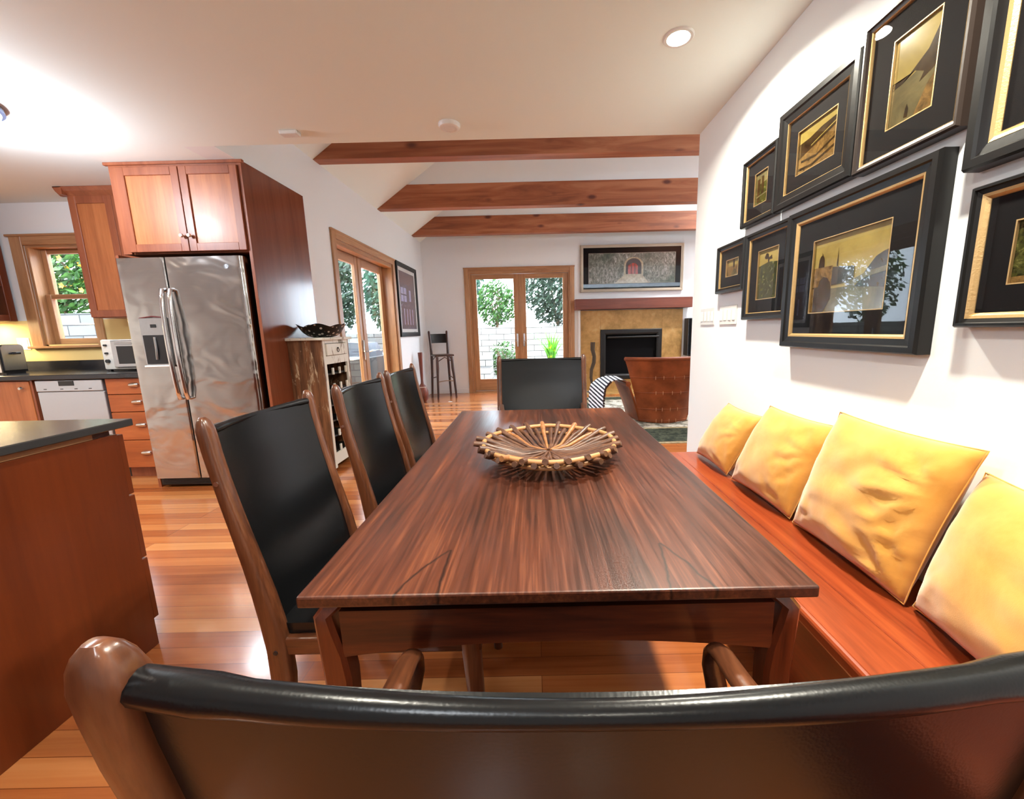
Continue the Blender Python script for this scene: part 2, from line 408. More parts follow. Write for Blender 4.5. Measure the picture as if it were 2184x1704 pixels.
# white infill over beams two and three
BY = (4.243, 5.868, 7.43); BT = .13; BH = .30
for i, y in enumerate(BY[1:]):
    b = MB(); z0 = ZP+BH
    xa = XW+BH/SL
    b.prism([(xa, z0), (2*RX-xa, z0), (RX, RZ)], lambda p, k: (p[0], (y+.02, y+.08)[k], p[1]))
    struct('wall_truss_%d' % (i+1), b, M['wall'])
for y, lb in zip(BY, ('nearest of the three wooden ceiling beams, right under the flat ceiling edge', 'middle of the three wooden ceiling beams, showing dark knots', 'farthest of the three wooden ceiling beams, closest to the back wall')):
    b = MB(); h = .13 if y == BY[0] else BH
    h = BH
    xr = 2*RX-XW
    b.prism([(XW, ZP), (xr, ZP), (xr-h/SL, ZP+h), (XW+h/SL, ZP+h)], lambda p, k: (p[0], (y, y+BT)[k], p[1]))
    o = b.build('ceiling_beam', M['beam'])
    tag(o, lb, 'beam', 'ceiling beams')
# ---------------------------------------------------------------- French doors
def casing(b, axis, a0, a1, z1, w, face, out, mi=(0, 1)):
    """door casing on a wall face; axis 'x' wall runs in x (face = y), 'y' wall runs in y (face = x)"""
    def mp(u, d, z): return Vector((u, face+out*d, z)) if axis == 'x' else Vector((face+out*d, u, z))
    b.box((a0-w, 0, 0), (a0, .022, z1+w), .004, mi[0], mp); b.box((a1, 0, 0), (a1+w, .022, z1+w), .004, mi[0], mp)
    b.box((a0, 0, z1), (a1, .022, z1+w), .004, mi[1], mp)
    b.box((a0-w-.008, 0, z1+w-.02), (a1+w+.008, .03, z1+w+.004), .004, mi[1], mp)
def leaf_door(b, axis, a0, a1, z0, z1, d0, d1, st, top, bot, mats, parent, face, out):
    def mp(u, d, z): return Vector((u, face+out*d, z)) if axis == 'x' else Vector((face+out*d, u, z))
    b.box((a0, d0, z0), (a0+st, d1, z1), .004, 0, mp); b.box((a1-st, d0, z0), (a1, d1, z1), .004, 0, mp)
    b.box((a0+st, d0, z1-top), (a1-st, d1, z1), .004, 1, mp); b.box((a0+st, d0, z0), (a1-st, d1, z0+bot), .004, 1, mp)
    o = b.build('door_leaf', mats, parent)
    g = MB(); g.box((a0+st, (d0+d1)/2-.003, z0+bot), (a1-st, (d0+d1)/2+.003, z1-top), 0, 0, mp); g.build('glass_pane', M['glass'], o)
    return o
def door_handle(axis, u, z, d, face, out, parent, side, lev=True):
    def mp(a, dd, zz): return Vector((a, face+out*dd, zz)) if axis == 'x' else Vector((face+out*dd, a, zz))
    h = MB(); h.box((u-.018, d, z-.13), (u+.018, d+.012, z+.13), .005, 0, mp)
    if lev:
        h.tube([mp(u, d+.01, z-.02), mp(u, d+.055, z-.02), mp(u+side*.03, d+.06, z-.02), mp(u+side*.12, d+.055, z-.01)], .009, 8)
    h.build('door_handle', M['chrome'], parent, smooth=True)

d = bpy.data.objects.new('door_1', None); COL.objects.link(d); d.location = ((BX0+BX1)/2, YB, 0); d['kind'] = 'structure'
b = MB(); casing(b, 'x', BX0, BX1, BZ, .085, YB, -1)
jm = lambda u, dd, z: Vector((u, YB+dd, z))
b.box((BX0, 0, 0), (BX0+.03, .2, BZ), 0, 0, jm); b.box((BX1-.03, 0, 0), (BX1, .2, BZ), 0, 0, jm); b.box((BX0+.03, 0, BZ-.03), (BX1-.03, .2, BZ), 0, 1, jm)
b.box((BX0+.03, .0, 0), (BX1-.03, .2, .03), 0, 1, jm)
b.build('door_casing', [M['trim'], M['trimx']], d)
xm = -.26
for s, (a0, a1) in zip((-1, 1), ((BX0+.03, xm-.012), (xm+.012, BX1-.03))):
    lf = leaf_door(MB(), 'x', a0, a1, .035, BZ-.035, .05, .095, .105, .085, .23, [M['trim'], M['trimx']], d, YB, 1)
    door_handle('x', xm+s*.062, 1.02, -.048, YB, -1, lf, s)
b = MB(); b.box((xm-.02, YB+.035, .035), (xm+.02, YB+.1, BZ-.035), .004); b.build('astragal', M['trim'], d)

d = bpy.data.objects.new('door_2', None); COL.objects.link(d); d.location = (XW, (DY0+DY1)/2, 0); d['kind'] = 'structure'
b = MB(); casing(b, 'y', DY0, DY1, DZ, .088, XW, 1)
jm = lambda u, dd, z: Vector((XW-dd, u, z))
b.box((DY0, 0, 0), (DY0+.03, .2, DZ), 0, 0, jm); b.box((DY1-.03, 0, 0), (DY1, .2, DZ), 0, 0, jm); b.box((DY0+.03, 0, DZ-.03), (DY1-.03, .2, DZ), 0, 1, jm)
b.box((DY0+.03, 0, DZ-.05), (DY1-.03, .1, DZ-.03), .003, 1, jm); b.box((DY0+.03, 0, 0), (DY1-.03, .2, .03), 0, 1, jm)
b.build('door_casing', [M['trim'], M['trimh']], d)
ym = 5.40
for s, (a0, a1) in zip((-1, 1), ((DY0+.03, ym-.008), (ym+.008, DY1-.03))):
    lf = leaf_door(MB(), 'y', a0, a1, .035, DZ-.035, .14, .185, .10, .11, .2, [M['trim'], M['trimh']], d, XW, -1)
    if s < 0: door_handle('y', ym+s*.055, 1.0, -.138, XW, 1, lf, -1)
b = MB(); b.box((XW-.195, ym-.02, .035), (XW-.13, ym+.02, DZ-.035), .004); b.build('astragal', M['trim'], d)

# kitchen window, double hung
w = bpy.data.objects.new('window_1', None); COL.objects.link(w); w.location = ((KX0+KX1)/2, YK, KZ0); w['kind'] = 'structure'
b = MB()
b.box((KX0-.11, YK-.022, KZ0-.02), (KX0, YK, KZ1+.085), .004); b.box((KX1, YK-.022, KZ0-.02), (KX1+.07, YK, KZ1+.085), .004)
b.box((KX0, YK-.022, KZ1), (KX1, YK, KZ1+.085), .004, 1); b.box((KX0-.13, YK-.035, KZ1+.075), (KX1+.09, YK, KZ1+.095), .004, 1)
b.box((KX0-.13, YK-.05, KZ0-.035), (KX1+.09, YK+.02, KZ0-.012), .004, 1)
b.box((KX0, YK, KZ0-.012), (KX0+.025, YK+.15, KZ1)); b.box((KX1-.025, YK, KZ0-.012), (KX1, YK+.15, KZ1)); b.box((KX0+.025, YK, KZ1-.02), (KX1-.025, YK+.15, KZ1), 0, 1)
b.box((KX0, YK+.02, KZ0-.012), (KX1, YK+.15, KZ0), 0, 1)
b.build('window_frame', [M['trim'], M['trimx']], w)
zm = 1.63
for z0, z1, y0 in ((KZ0, zm+.02, YK+.06), (zm-.02, KZ1-.02, YK+.10)):
    b = MB(); a0, a1 = KX0+.025, KX1-.025
    b.box((a0, y0, z0), (a0+.05, y0+.035, z1), .003); b.box((a1-.05, y0, z0), (a1, y0+.035, z1), .003)
    b.box((a0+.05, y0, z1-.04), (a1-.05, y0+.035, z1), .003, 1); b.box((a0+.05, y0, z0), (a1-.05, y0+.035, z0+(.055 if z0 == KZ0 else .04)), .003, 1)
    s_ = b.build('sash', [M['trim'], M['trimx']], w)
    g = MB(); g.box((a0+.05, y0+.015, z0+.04), (a1-.05, y0+.02, z1-.04)); g.build('glass_pane', M['glass'], s_)

# baseboards
b = MB(); b.box((XW, YB-.014, 0), (BX0-.09, YB, .09), .003); struct('baseboard_back', b, M['wall'])
b = MB(); b.box((XW, DY1+.09, 0), (XW+.014, YB-.014, .09), .003); struct('baseboard_left', b, M['wall'])

# ---------------------------------------------------------------- dining table
TX0, TX1, TY0, TY1 = -.437, .499, .651, 2.34
VEE = ((-.19, .80, (-.265, -.185)), (.265, .81, (.235, .315)))
TCX, TCY = (TX0+TX1)/2, (TY0+TY1)/2
VEE = tuple((a-TCX, y-TCY, tuple(e-TCX for e in es)) for a, y, es in VEE)
M['table'] = table_mat()
t = thing('dining_table', 'long dark rosewood dining table with a stick basket standing on it', 'table', ((TX0+TX1)/2, (TY0+TY1)/2, 0))
b = MB(); b.box((TX0, TY0, .722), (TX1, TY1, .745), .004, seg=2)
top = b.build('tabletop', M['table'], t)
b = MB()
b.box((TX0+.05, TY0+.06, .685), (TX1-.05, TY1-.06, .722)); b.build('top_support', M['apron'], t)
def apron(p0, p1, thick, inward):
    b = MB(); p0 = Vector(p0); p1 = Vector(p1); L = (p1-p0).length; dr = (p1-p0).normalized(); inn = Vector(inward)
    pts = [(0, .682), (L, .682), (L, .582)]
    for i in range(1, 20):
        u = 1-i/20; pts.append((u*L, .582+.026*(1-abs(2*u-1)**2.2)))
    pts.append((0, .582))
    b.prism(pts, lambda p, k: tuple(p0+dr*p[0]+inn*thick*k+Vector((0, 0, p[1]))))
    b.build('apron', M['apron'], t)
apron((TX0+.05, TY0+.045, 0), (TX1-.05, TY0+.045, 0), .022, (0, 1, 0)); apron((TX0+.05, TY1-.045, 0), (TX1-.05, TY1-.045, 0), .022, (0, -1, 0))
apron((TX0+.03, TY0+.1, 0), (TX0+.03, TY1-.1, 0), .022, (1, 0, 0)); apron((TX1-.03, TY0+.1, 0), (TX1-.03, TY1-.1, 0), .022, (-1, 0, 0))
for sx in (1, -1):
    for sy in (1, -1):
        ox = TX0-.001 if sx > 0 else TX1+.001; oy = TY0+.036 if sy > 0 else TY1-.036
        prof = [(.722, .032, .066), (.700, .022, .07), (.672, .001, .036), (.64, .002, .042), (.585, .004, .055), (.53, .006, .06), (.2, .012, .052), (0, .016, .048)]
        loops = []
        for z, a, c in prof:
            x0, x1 = a, c
            y0, y1 = a*.8, a*.8+.052
            r = .008
            pp = [(x0+r, y0), (x1-r, y0), (x1, y0+r), (x1, y1-r), (x1-r, y1), (x0+r, y1), (x0, y1-r), (x0, y0+r)]
            loops.append([(ox+sx*p[0], oy+sy*p[1], z) for p in pp])
        b = MB(); b.rings(loops); b.build('leg', M['tableleg'], t, smooth=True, angle=35)

# ---------------------------------------------------------------- dining chairs
REAR = [(1.02, -.375), (.865, -.355), (.70, -.318), (.505, -.278), (.33, -.262), (.15, -.285), (0, -.32)]
WID = [(1.02, .030), (.98, .034), (.865, .033), (.70, .040), (.505, .058), (.33, .062), (.15, .05), (0, .04)]
def rearx(z):
    z = max(0, min(1.02, z)); return interp(REAR, z)
def smooth_rearx(z): return (rearx(z)+rearx(z-.05)+rearx(z+.05)+rearx(z-.1)+rearx(z+.1))/5 if .1 < z < .92 else rearx(z)
def chair(name, label, cat, hw, arms, group=None):
    t = thing(name, label, cat, (0, 0, 0), group)
    ty = .019
    for s in (-1, 1):
        b = MB(); loops = []
        zs = [0, .08, .16, .24, .32, .4, .48, .56, .64, .72, .8, .87, .93, .97, .99, 1.005, 1.014, 1.02]
        for z in zs:
            x = smooth_rearx(z); wd = interp(WID, z)/2; ww = ty
            if z > .985:
                q = (z-.985)/.037; k = math.sqrt(max(0, 1-q*q)); wd *= max(.25, k); ww = ty*max(.25, k)
            n = 14; lp = []
            for k in range(n):
                a = 2*PI*k/n; ca, sa = math.cos(a), math.sin(a)
                e = .62
                lp.append((x+wd*math.copysign(abs(ca)**e, ca), s*hw+ww*math.copysign(abs(sa)**e, sa), z))
            loops.append(lp)
        b.rings(loops); post = b.build('rear_post', M['rosewood'], t, smooth=True, angle=50)
        for zz in (.86, .40):
            b = MB(); xx = smooth_rearx(zz)
            b.tube([(xx, s*(hw+ty-.002), zz), (xx, s*(hw+ty+.0015), zz)], .006, 10)
            b.build('screw', M['brass' if zz > .5 else 'black'], post, smooth=True)
    # leather sling back between the posts, folded over a hidden rail at the top
    w = hw-ty+.002
    def back(u, v):
        z = .425+.565*v; y = (2*u-1)*w
        bow = (1-(2*u-1)**2)
        x = smooth_rearx(z)+interp(WID, z)*.06-.027*bow*sstep(v*1.4)
        return Vector((x, y, z)), Vector((1, .25*(2*u-1)*(1 if v > .2 else .3), .2))
    b = MB(); b.sheet(back, 18, 22, .013); b.build('backrest', M['leather'], t, smooth=True, angle=60)
    b = MB(); pts = []; rad = []
    for i in range(25):
        u = i/24; p, _ = back(u, 1); e = min(u, 1-u)
        pts.append(p+Vector((-.001, 0, -.006))); rad.append(.0092+.0045*math.sin(u*9)*.3+(.002 if e < .1 else 0))
    b.tube(pts, rad, 12, flat=1.05, up=(0, 0, 1)); b.build('top_roll', M['leather'], t, smooth=True, angle=70)
    # seat
    def seat(u, v):
        x = -.27+(.40 if arms else .54)*u; y = (2*v-1)*(hw-.006)
        dip = .022*(1-(2*v-1)**2)*math.sin(PI*min(1, u*1.05))
        z = .452-dip-.02*sstep((u-.9)/.1)
        return Vector((x, y, z)), Vector((0, 0, 1))
    b = MB(); b.sheet(seat, 20, 16, .03); b.build('seat', M['leather'], t, smooth=True, angle=60)
    for s in (-1, 1):
        b = MB(); b.box((-.27, s*hw-.012, .385), (.15 if arms else .26, s*hw+.012, .435), .006, seg=2); b.build('side_rail', M['rosewood_x'], t, smooth=True, angle=50)
        b = MB(); loops = []
        for z in (0, .1, .25, .435):
            r0 = .014+.010*min(1, z/.4); x = (.135 if arms else .25)-.02*(z/.435)
            lp = []
            for k in range(10):
                a = 2*PI*k/10; lp.append((x+r0*1.15*math.cos(a), s*hw+r0*math.sin(a), z))
            loops.append(lp)
        b.rings(loops); b.build('front_leg', M['rosewood'], t, smooth=True, angle=50)
        if arms:
            ay = hw-.038
            pts = [(smooth_rearx(.655)+.01, s*(hw-.012), .650), (-.20, s*(hw-.02), .647), (-.10, s*(ay+.006), .640), (-.02, s*ay, .632), (.035, s*ay, .626), (.062, s*ay, .616), (.078, s*(ay+.002), .596), (.088, s*(ay+.006), .56), (.10, s*(hw-.015), .50), (.112, s*hw, .43)]
            b = MB(); b.tube(pts, [.011, .012, .012, .012, .0115, .011, .0105, .011, .012, .013], 12, flat=1.7, up=(0, 0, 1)); b.build('armrest', M['rosewood_x'], t, smooth=True, angle=60)
        b = MB(); b.tube([(-.265, s*hw, .20), (0, s*hw, .19), (.12 if arms else .236, s*hw, .18)], .011, 10); b.build('stretcher', M['rosewood_x'], t, smooth=True)
    for x, z in ((.118 if arms else .232, .41), (-.262, .40)):
        b = MB(); b.box((x-.011, -hw, z-.025), (x+.011, hw, z+.02), .004); b.build('cross_rail', M['rosewood_x'], t)
    b = MB(); b.tube([(0, -hw, .19), (0, hw, .19)], .011, 10); b.build('stretcher', M['rosewood_x'], t, smooth=True)
    return t
c1 = chair('dining_chair', 'black leather side chair nearest the kitchen island, large in front of the fridge', 'chair', .222, False, 'black leather side chairs along the table')
c1.location = (-.415, 1.158, 0)
for (x, y, r, lb) in ((-.385, 1.742, .0, 'middle one of three black leather side chairs, in front of the wine cabinet'), (-.39, 2.288, 0, 'black leather side chair at the far end of the row, before the side French door')):
    c = copy_tree(c1); c.location = (x, y, 0); c.rotation_euler.z = r; c['label'] = lb
h1 = chair('dining_armchair', 'black leather armchair closest to the camera, seen from behind', 'chair', .32, True, 'black leather armchairs at the table ends')
h1.location = (.042, .598, 0); h1.rotation_euler.z = PI/2
c = copy_tree(h1); c.location = (.05, 2.705, 0); c.rotation_euler.z = -PI/2; c['label'] = 'black leather armchair at the far head of the table, before the back door'

# ---------------------------------------------------------------- stick basket
t = thing('stick_basket', 'round shallow basket of radiating brown sticks on the dining table', 'basket', (.044, 1.42, .745))
C0 = Vector((.044, 1.42, .745)); RR = .235
def ring(name, r, z, rad, m, wob=.002):
    b = MB(); n = 64; pts = [C0+Vector((r*math.cos(2*PI*k/n), r*math.sin(2*PI*k/n), z+wob*math.sin(5*2*PI*k/n))) for k in range(n)]
    loops = []
    for k in range(n):
        a = 2*PI*k/n; e = Vector((math.cos(a), math.sin(a), 0))
        loops.append([pts[k]+(e*math.cos(2*PI*j/8)+Vector((0, 0, 1))*math.sin(2*PI*j/8))*rad for j in range(8)])
    loops.append(loops[0]); b.rings(loops, True, (False, False)); return b.build(name, m, t, smooth=True, angle=80)
M['bamboo'] = plain('pale_bamboo', srgb(186, 134, 86), .45, gscale=30)
M['stick'] = wood('brown_stick', srgb(44, 26, 18), srgb(84, 52, 36), srgb(118, 80, 56), 'x', 3, .45, .1)
M['stick2'] = wood('honey_stick', srgb(110, 70, 40), srgb(150, 98, 58), srgb(180, 126, 80), 'x', 3, .45, .1)
ring('upper_ring', RR, .062, .0085, M['bamboo']); ring('lower_ring', RR*.93, .036, .007, M['bamboo']); ring('base_ring', .115, .008, .007, M['bamboo'])
NS = 46
for k in range(NS):
    a = 2*PI*k/NS+random.uniform(-.015, .015); e = Vector((math.cos(a), math.sin(a), 0)); b = MB()
    ln = RR+.022+random.uniform(-.008, .012); side = Vector((-e.y, e.x, 0))*random.uniform(-.006, .006)
    p = [C0+e*.012+Vector((0, 0, .014+.006*(k % 3))), C0+e*.10+side+Vector((0, 0, .022)), C0+e*.18+Vector((0, 0, .044)), C0+e*(RR)+Vector((0, 0, .064+.008*(k % 2))), C0+e*ln+Vector((0, 0, .070+.008*(k % 2)))]
    if k % 2: p[3] -= Vector((0, 0, .024)); p[4] -= Vector((0, 0, .024))
    b.tube(p, [.0045, .006, .0085, .0115, .010], 8)
    b.build('stick', M['stick2'] if k in (5, 8, 12, 17, 30) else M['stick'], t, smooth=True, angle=70)

# ---------------------------------------------------------------- bench and cushions
BYE = 2.385
t = thing('built_in_bench', 'long reddish wooden bench along the picture wall carrying yellow cushions', 'bench', (.93, .5, 0))
b = MB()
for i in range(3):
    x0 = .712+i*.1392
    b.box((x0, -1.6, .418), (x0+.1392-.0012, BYE, .45), .003, seg=1)
b.box((.70, -1.6, .405), (.735, BYE, .449), .012, seg=3); b.build('bench_top', M['bench'], t)
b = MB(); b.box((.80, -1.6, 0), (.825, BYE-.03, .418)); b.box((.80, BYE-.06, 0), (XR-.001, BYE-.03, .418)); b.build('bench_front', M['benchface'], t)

def cushion(label, P, U, V, hw, hh, th, seed, pinch=.10, wr=.006, tw=0):
    """P centre of bottom edge; U along bottom, V up the face; N = U x V faces outwards"""
    U = Vector(U).normalized(); V = Vector(V).normalized(); N = U.cross(V).normalized()
    P = Vector(P); o = thing_c = None
    b = MB(); n = 36; grid = {}
    for side in (1, -1):
        for i in range(n+1):
            for j in range(n+1):
                u = 2*i/n-1; v = 2*j/n-1
                edge = (i in (0, n) or j in (0, n))
                if side < 0 and edge: grid[(side, i, j)] = grid[(1, i, j)]; continue
                prof = ((1-abs(u)**2.6)*(1-abs(v)**2.6))**.55
                cx = u*hw*(1-pinch*(1-v*v)*abs(u)**3); cy = v*hh*(1-pinch*(1-u*u)*abs(v)**3)
                q = Vector((u*2.2+seed*3.1, v*3.0, side*2+seed))
                w = noise.noise(q)*wr*1.3
                # folds radiating from the two lower corners and the right edge
                for (fx, fy, am) in ((1, -1, 1), (-1, -1, .45), (1, .35, .7)):
                    dx, dy = u-fx, v-fy; r = math.hypot(dx, dy); an = math.atan2(dy, dx)
                    w += am*wr*math.sin(an*11+noise.noise(q*2)*2.2+seed)*math.exp(-((r-.5)/.38)**2)
                t_ = th/2*prof+(w if side > 0 else 0)*min(1, prof*1.6)
                pos = P+U*cx+V*(cy+hh)+N*(side*t_+th*.25)
                if pos.z < P.z+.004: pos.z = P.z+.004
                grid[(side, i, j)] = b.bm.verts.new(pos)
    for side in (1, -1):
        for i in range(n):
            for j in range(n):
                vs = [grid[(side, i, j)], grid[(side, i+1, j)], grid[(side, i+1, j+1)], grid[(side, i, j+1)]]
                b.bm.faces.new(vs if side > 0 else vs[::-1])
    me_c = P
    t = thing('cushion', label, 'cushion', tuple(P), 'yellow velvet cushions on the bench')
    body = b.build('cushion_cover', M['velvet'], t, smooth=True, angle=180)
    s = MB(); pts = []
    for k in range(4*n):
        if k < n: i, j = k, 0
        elif k < 2*n: i, j = n, k-n
        elif k < 3*n: i, j = 3*n-k, n
        else: i, j = 0, 4*n-k
        u = 2*i/n-1; v = 2*j/n-1
        cx = u*hw*(1-pinch*(1-v*v)*abs(u)**3); cy = v*hh*(1-pinch*(1-u*u)*abs(v)**3)
        pos = P+U*cx+V*(cy+hh)+N*(th*.25)
        if pos.z < P.z+.007: pos.z = P.z+.007
        pts.append(pos)
    pts.append(pts[0]); s.tube(pts, .002, 6, cap=False); s.build('seam', M['velvet'], t, smooth=True, angle=180)
    return t
# U runs towards the camera (-y), V leans up to the wall, normal points into the room
cushion('yellow velvet cushion farthest along the bench, by the wall corner', (.99, 2.135, .45), (0, -1, 0), (.125, -.13, .345), .19, .18, .15, 1, pinch=.07, wr=.003)
cushion('second yellow velvet cushion from the far end of the bench', (1.005, 1.685, .45), (.04, -1, 0), (.115, -.09, .385), .218, .203, .16, 2, pinch=.06, wr=.004)
cushion('big creased yellow velvet cushion, third from the far end of the bench', (1.012, 1.208, .45), (.0, -1, 0), (.10, -.05, .44), .236, .226, .16, 3, pinch=.05, wr=.009)
cushion('yellow velvet cushion nearest the camera, cut off by the photo edge', (.985, .728, .45), (-.18, -1, 0), (.13, -.01, .40), .228, .195, .17, 4, pinch=.06, wr=.005)

# ---------------------------------------------------------------- framed pictures
def rectring(mb, mp, W, H, prof, mi=0):
    loops = []
    for ins, dep in prof: loops.append([mp(ins, ins, dep), mp(W-ins, ins, dep), mp(W-ins, H-ins, dep), mp(ins, H-ins, dep)])
    mb.rings(loops, True, (False, False), mi)
def art_mat(name, stops, sc_=6, rough=.12):
    t = NT(name); a = t.noise(t.coords(), sc_, 5, .65, .4); c = t.ramp(a, stops); t.bsdf(c, rough, spec=.6); return t.m
M['sepia_sky'] = art_mat('sepia_sky_print', [(.3, srgb(116, 100, 50)), (.7, srgb(150, 132, 72))])
M['sepia_dark'] = art_mat('sepia_dark_print', [(.35, srgb(26, 20, 12)), (.65, srgb(58, 44, 24))], 30)
M['sepia_mid'] = art_mat('sepia_mid_print', [(.35, srgb(64, 50, 28)), (.65, srgb(120, 92, 50))], 40)
M['sepia_water'] = art_mat('sepia_water_print', [(.35, srgb(70, 64, 42)), (.65, srgb(98, 90, 60))], 12)
M['green_dark'] = art_mat('dark_green_print', [(.35, srgb(22, 24, 12)), (.6, srgb(62, 64, 28)), (.7, srgb(110, 108, 60))], 60)
def picture(name, label, mp, W, H, depth, fw, lip, matw, art, fmat='frame', group=None, border='gold', matm='matblack', cat='picture'):
    """mp(u, v, d): u right, v up, d out of the wall"""
    ctr = mp(W/2, 0, 0)
    t = thing(name, label, cat, tuple(ctr), group)
    b = MB(); rectring(b, mp, W, H, [(0, .001), (0, depth*.8), (.004, depth), (fw*.45, depth), (fw*.55, depth-.006), (fw, depth-.010), (fw, .001), (0, .001)])
    b.build('picture_frame', M[fmat], t)
    if lip > 0:
        b = MB(); rectring(b, mp, W, H, [(fw-.0005, .004), (fw-.0005, depth-.009), (fw+lip*.5, depth-.011), (fw+lip, depth-.018), (fw+lip, .004), (fw-.0005, .004)])
        b.build('inner_fillet', M[border], t)
    a = fw+max(lip, 0); dm = depth-.020
    b = MB(); rectring(b, mp, W, H, [(a-.001, .004), (a-.001, dm), (a+matw[0]*0+min(matw), dm), (a+min(matw), .004), (a-.001, .004)])
    # mat board with a window (u0, v0, u1, v1)
    u0, v0, u1, v1 = a+matw[0], a+matw[1], W-a-matw[0], H-a-matw[1]
    b = MB()
    for (x0, y0, x1, y1) in ((a-.001, a-.001, W-a+.001, v0), (a-.001, v1, W-a+.001, H-a+.001), (a-.001, v0, u0, v1), (u1, v0, W-a+.001, v1)):
        b.box((x0, y0, .004), (x1, y1, dm), 0, 0, lambda u, v, d_: Vector(mp(u, v, d_)))
    b.build('mat_board', M[matm], t)
    b = MB()
    sp = lambda u, v, d_: mp(u0+u, v0+v, dm-.006+d_)
    rectring(b, sp, u1-u0, v1-v0, [(0, 0), (0, .0065), (.003, .0065), (.003, 0)]); b.build('picture_fillet', M['gold' if border == 'gold' else border], t)
    w_, h_ = u1-u0, v1-v0
    b = MB(); mats = []
    for k, (m, poly) in enumerate(art):
        if m not in mats: mats.append(m)
        mi = mats.index(m)
        f = b.bm.faces.new([b.bm.verts.new(mp(u0+p[0]*w_, v0+p[1]*h_, dm-.007+k*.0002)) for p in poly]); f.material_index = mi
    b.build('print', [M[m] for m in mats], t)
    b = MB(); b.box((a, a, dm+.004), (W-a, H-a, dm+.0055), 0, 0, lambda u, v, d_: Vector(mp(u, v, d_))); b.build('picture_glass', M['pglass'], t)
    return t
FULL = [(0, 0), (1, 0), (1, 1), (0, 1)]
def dome(cx, y0, w, h):
    p = [(cx-w, y0)]
    for i in range(9):
        a = PI-i*PI/8; p.append((cx+w*.9*math.cos(a), y0+h*.35+h*.45*math.sin(a)))
    p.insert(6, (cx, y0+h)); p.append((cx+w, y0)); return p
CITY = [('sepia_sky', FULL), ('sepia_water', [(0, 0), (1, 0), (1, .32), (0, .32)]), ('sepia_dark', [(.62, .30), (.75, .5), (.84, .62), (.92, .66), (1, .68), (1, .25), (.8, .28)]),
        ('sepia_mid', [(0, .62), (.30, .62), (.30, .32), (0, .32)]), ('sepia_dark', [(.0, .0), (.0, .36), (.10, .36), (.12, .44), (.17, .49), (.23, .47), (.28, .40), (.30, .30), (.30, .18), (.20, .0)]),
        ('sepia_mid', [(0, .34), (.04, .34), (.04, .02), (0, .02)]),
        ('sepia_dark', dome(.13, .62, .045, .2)), ('sepia_dark', [(.355, .6), (.375, .6), (.365, .84)]), ('sepia_dark', [(.30, .60), (.60, .56), (.60, .38), (.30, .36)]), ('sepia_water', [(.5, .36), (.75, .46), (1, .5), (1, .44), (.75, .40), (.55, .30)])]
LAKE = [('sepia_sky', FULL), ('sepia_water', [(0, 0), (1, 0), (1, .62), (.5, .50), (0, .44)]), ('sepia_dark', [(.55, .58), (.75, .66), (1, .92), (1, .45), (.8, .40), (.62, .36), (.7, .45), (.5, .52), (.2, .50), (0, .52), (0, .44), (.25, .46)]),
        ('sepia_mid', [(.55, 0), (1, 0), (1, .42), (.8, .30)]), ('sepia_dark', [(.36, .06), (.44, .05), (.45, .14), (.41, .20), (.38, .15)])]
FIELD = [('sepia_sky', FULL), ('sepia_dark', [(0, 0), (1, 0), (1, .84), (.6, .80), (.3, .72), (0, .70)]), ('sepia_mid', [(0, 0), (1, 0), (1, .66), (.5, .50), (.2, .42), (0, .36)]), ('sepia_dark', [(0, .1), (.4, .06), (1, .22), (1, .28), (.4, .12), (0, .16)]), ('sepia_dark', [(.1, .26), (.5, .22), (1, .40), (1, .45), (.5, .27), (.1, .31)]), ('sepia_sky', [(.35, .52), (1, .72), (1, .75), (.35, .54)])]
FLOWER = [('sepia_sky', FULL), ('green_dark', [(0, 0), (1, 0), (1, .70), (.5, .74), (0, .68)]), ('sepia_dark', [(.28, .84), (.36, .92), (.46, .90), (.5, .82), (.62, .86), (.66, .78), (.52, .78), (.5, .70), (.46, .70), (.44, .80), (.34, .80)])]
COL_ = [('green_dark', FULL), ('sepia_water', [(.1, .62), (1, .66), (1, .98), (.05, .95)]), ('sepia_dark', [(.1, .1), (.35, .1), (.35, .8), (.1, .8)]), ('sepia_dark', [(.45, .3), (.62, .3), (.62, .85), (.45, .85)]), ('sepia_water', [(.1, .24), (.9, .28), (.9, .33), (.1, .29)])]
STREET = [('sepia_mid', FULL), ('sepia_sky', [(.15, .6), (1, .62), (1, 1), (.1, 1)]), ('sepia_dark', [(.5, .5), (.62, .5), (.62, .95), (.5, .95)]), ('sepia_water', [(.3, .0), (.9, .0), (.6, .5)])]
GARDEN = [('green_dark', FULL), ('sepia_mid', [(0, 0), (1, 0), (1, .18), (0, .12)]), ('green_dark', [(0, .25), (1, .3), (1, .5), (0, .45)])]
def rw(y1, z0): return lambda u, v, d: Vector((XR-d, y1-u, z0+v))
GR = 'black framed sepia pictures on the white wall'
picture('framed_picture', 'smallest black framed sepia picture, far left of the wall above the switches', rw(2.50, 1.392), .315, .265, .04, .028, .0028, (.055, .055), STREET, group=GR)
picture('framed_picture', 'upright black framed picture of a flower in a meadow, left of the large city picture', rw(2.172, 1.232), .365, .423, .04, .032, .003, (.062, .06), FLOWER, group=GR)
picture('framed_picture', 'small upright black framed picture of dark columns, top left of the picture wall', rw(2.242, 1.70), .295, .318, .04, .026, .0028, (.062, .055), COL_, group=GR)
picture('framed_picture', 'black framed picture of a ploughed hillside, left of the lake picture', rw(1.94, 1.70), .448, .395, .04, .055, .0028, (.055, .055), FIELD, group=GR)
picture('framed_picture', 'black framed picture of a misty lake with a lone boat, top row', rw(1.478, 1.692), .350, .437, .045, .022, .0028, (.075, .07), LAKE, 'framebrown', group=GR)
picture('framed_picture', 'largest black framed picture, a sepia city with a dome and arched bridge', rw(1.80, 1.11), .643, .545, .05, .045, .012, (.088, .078), CITY, group=GR)
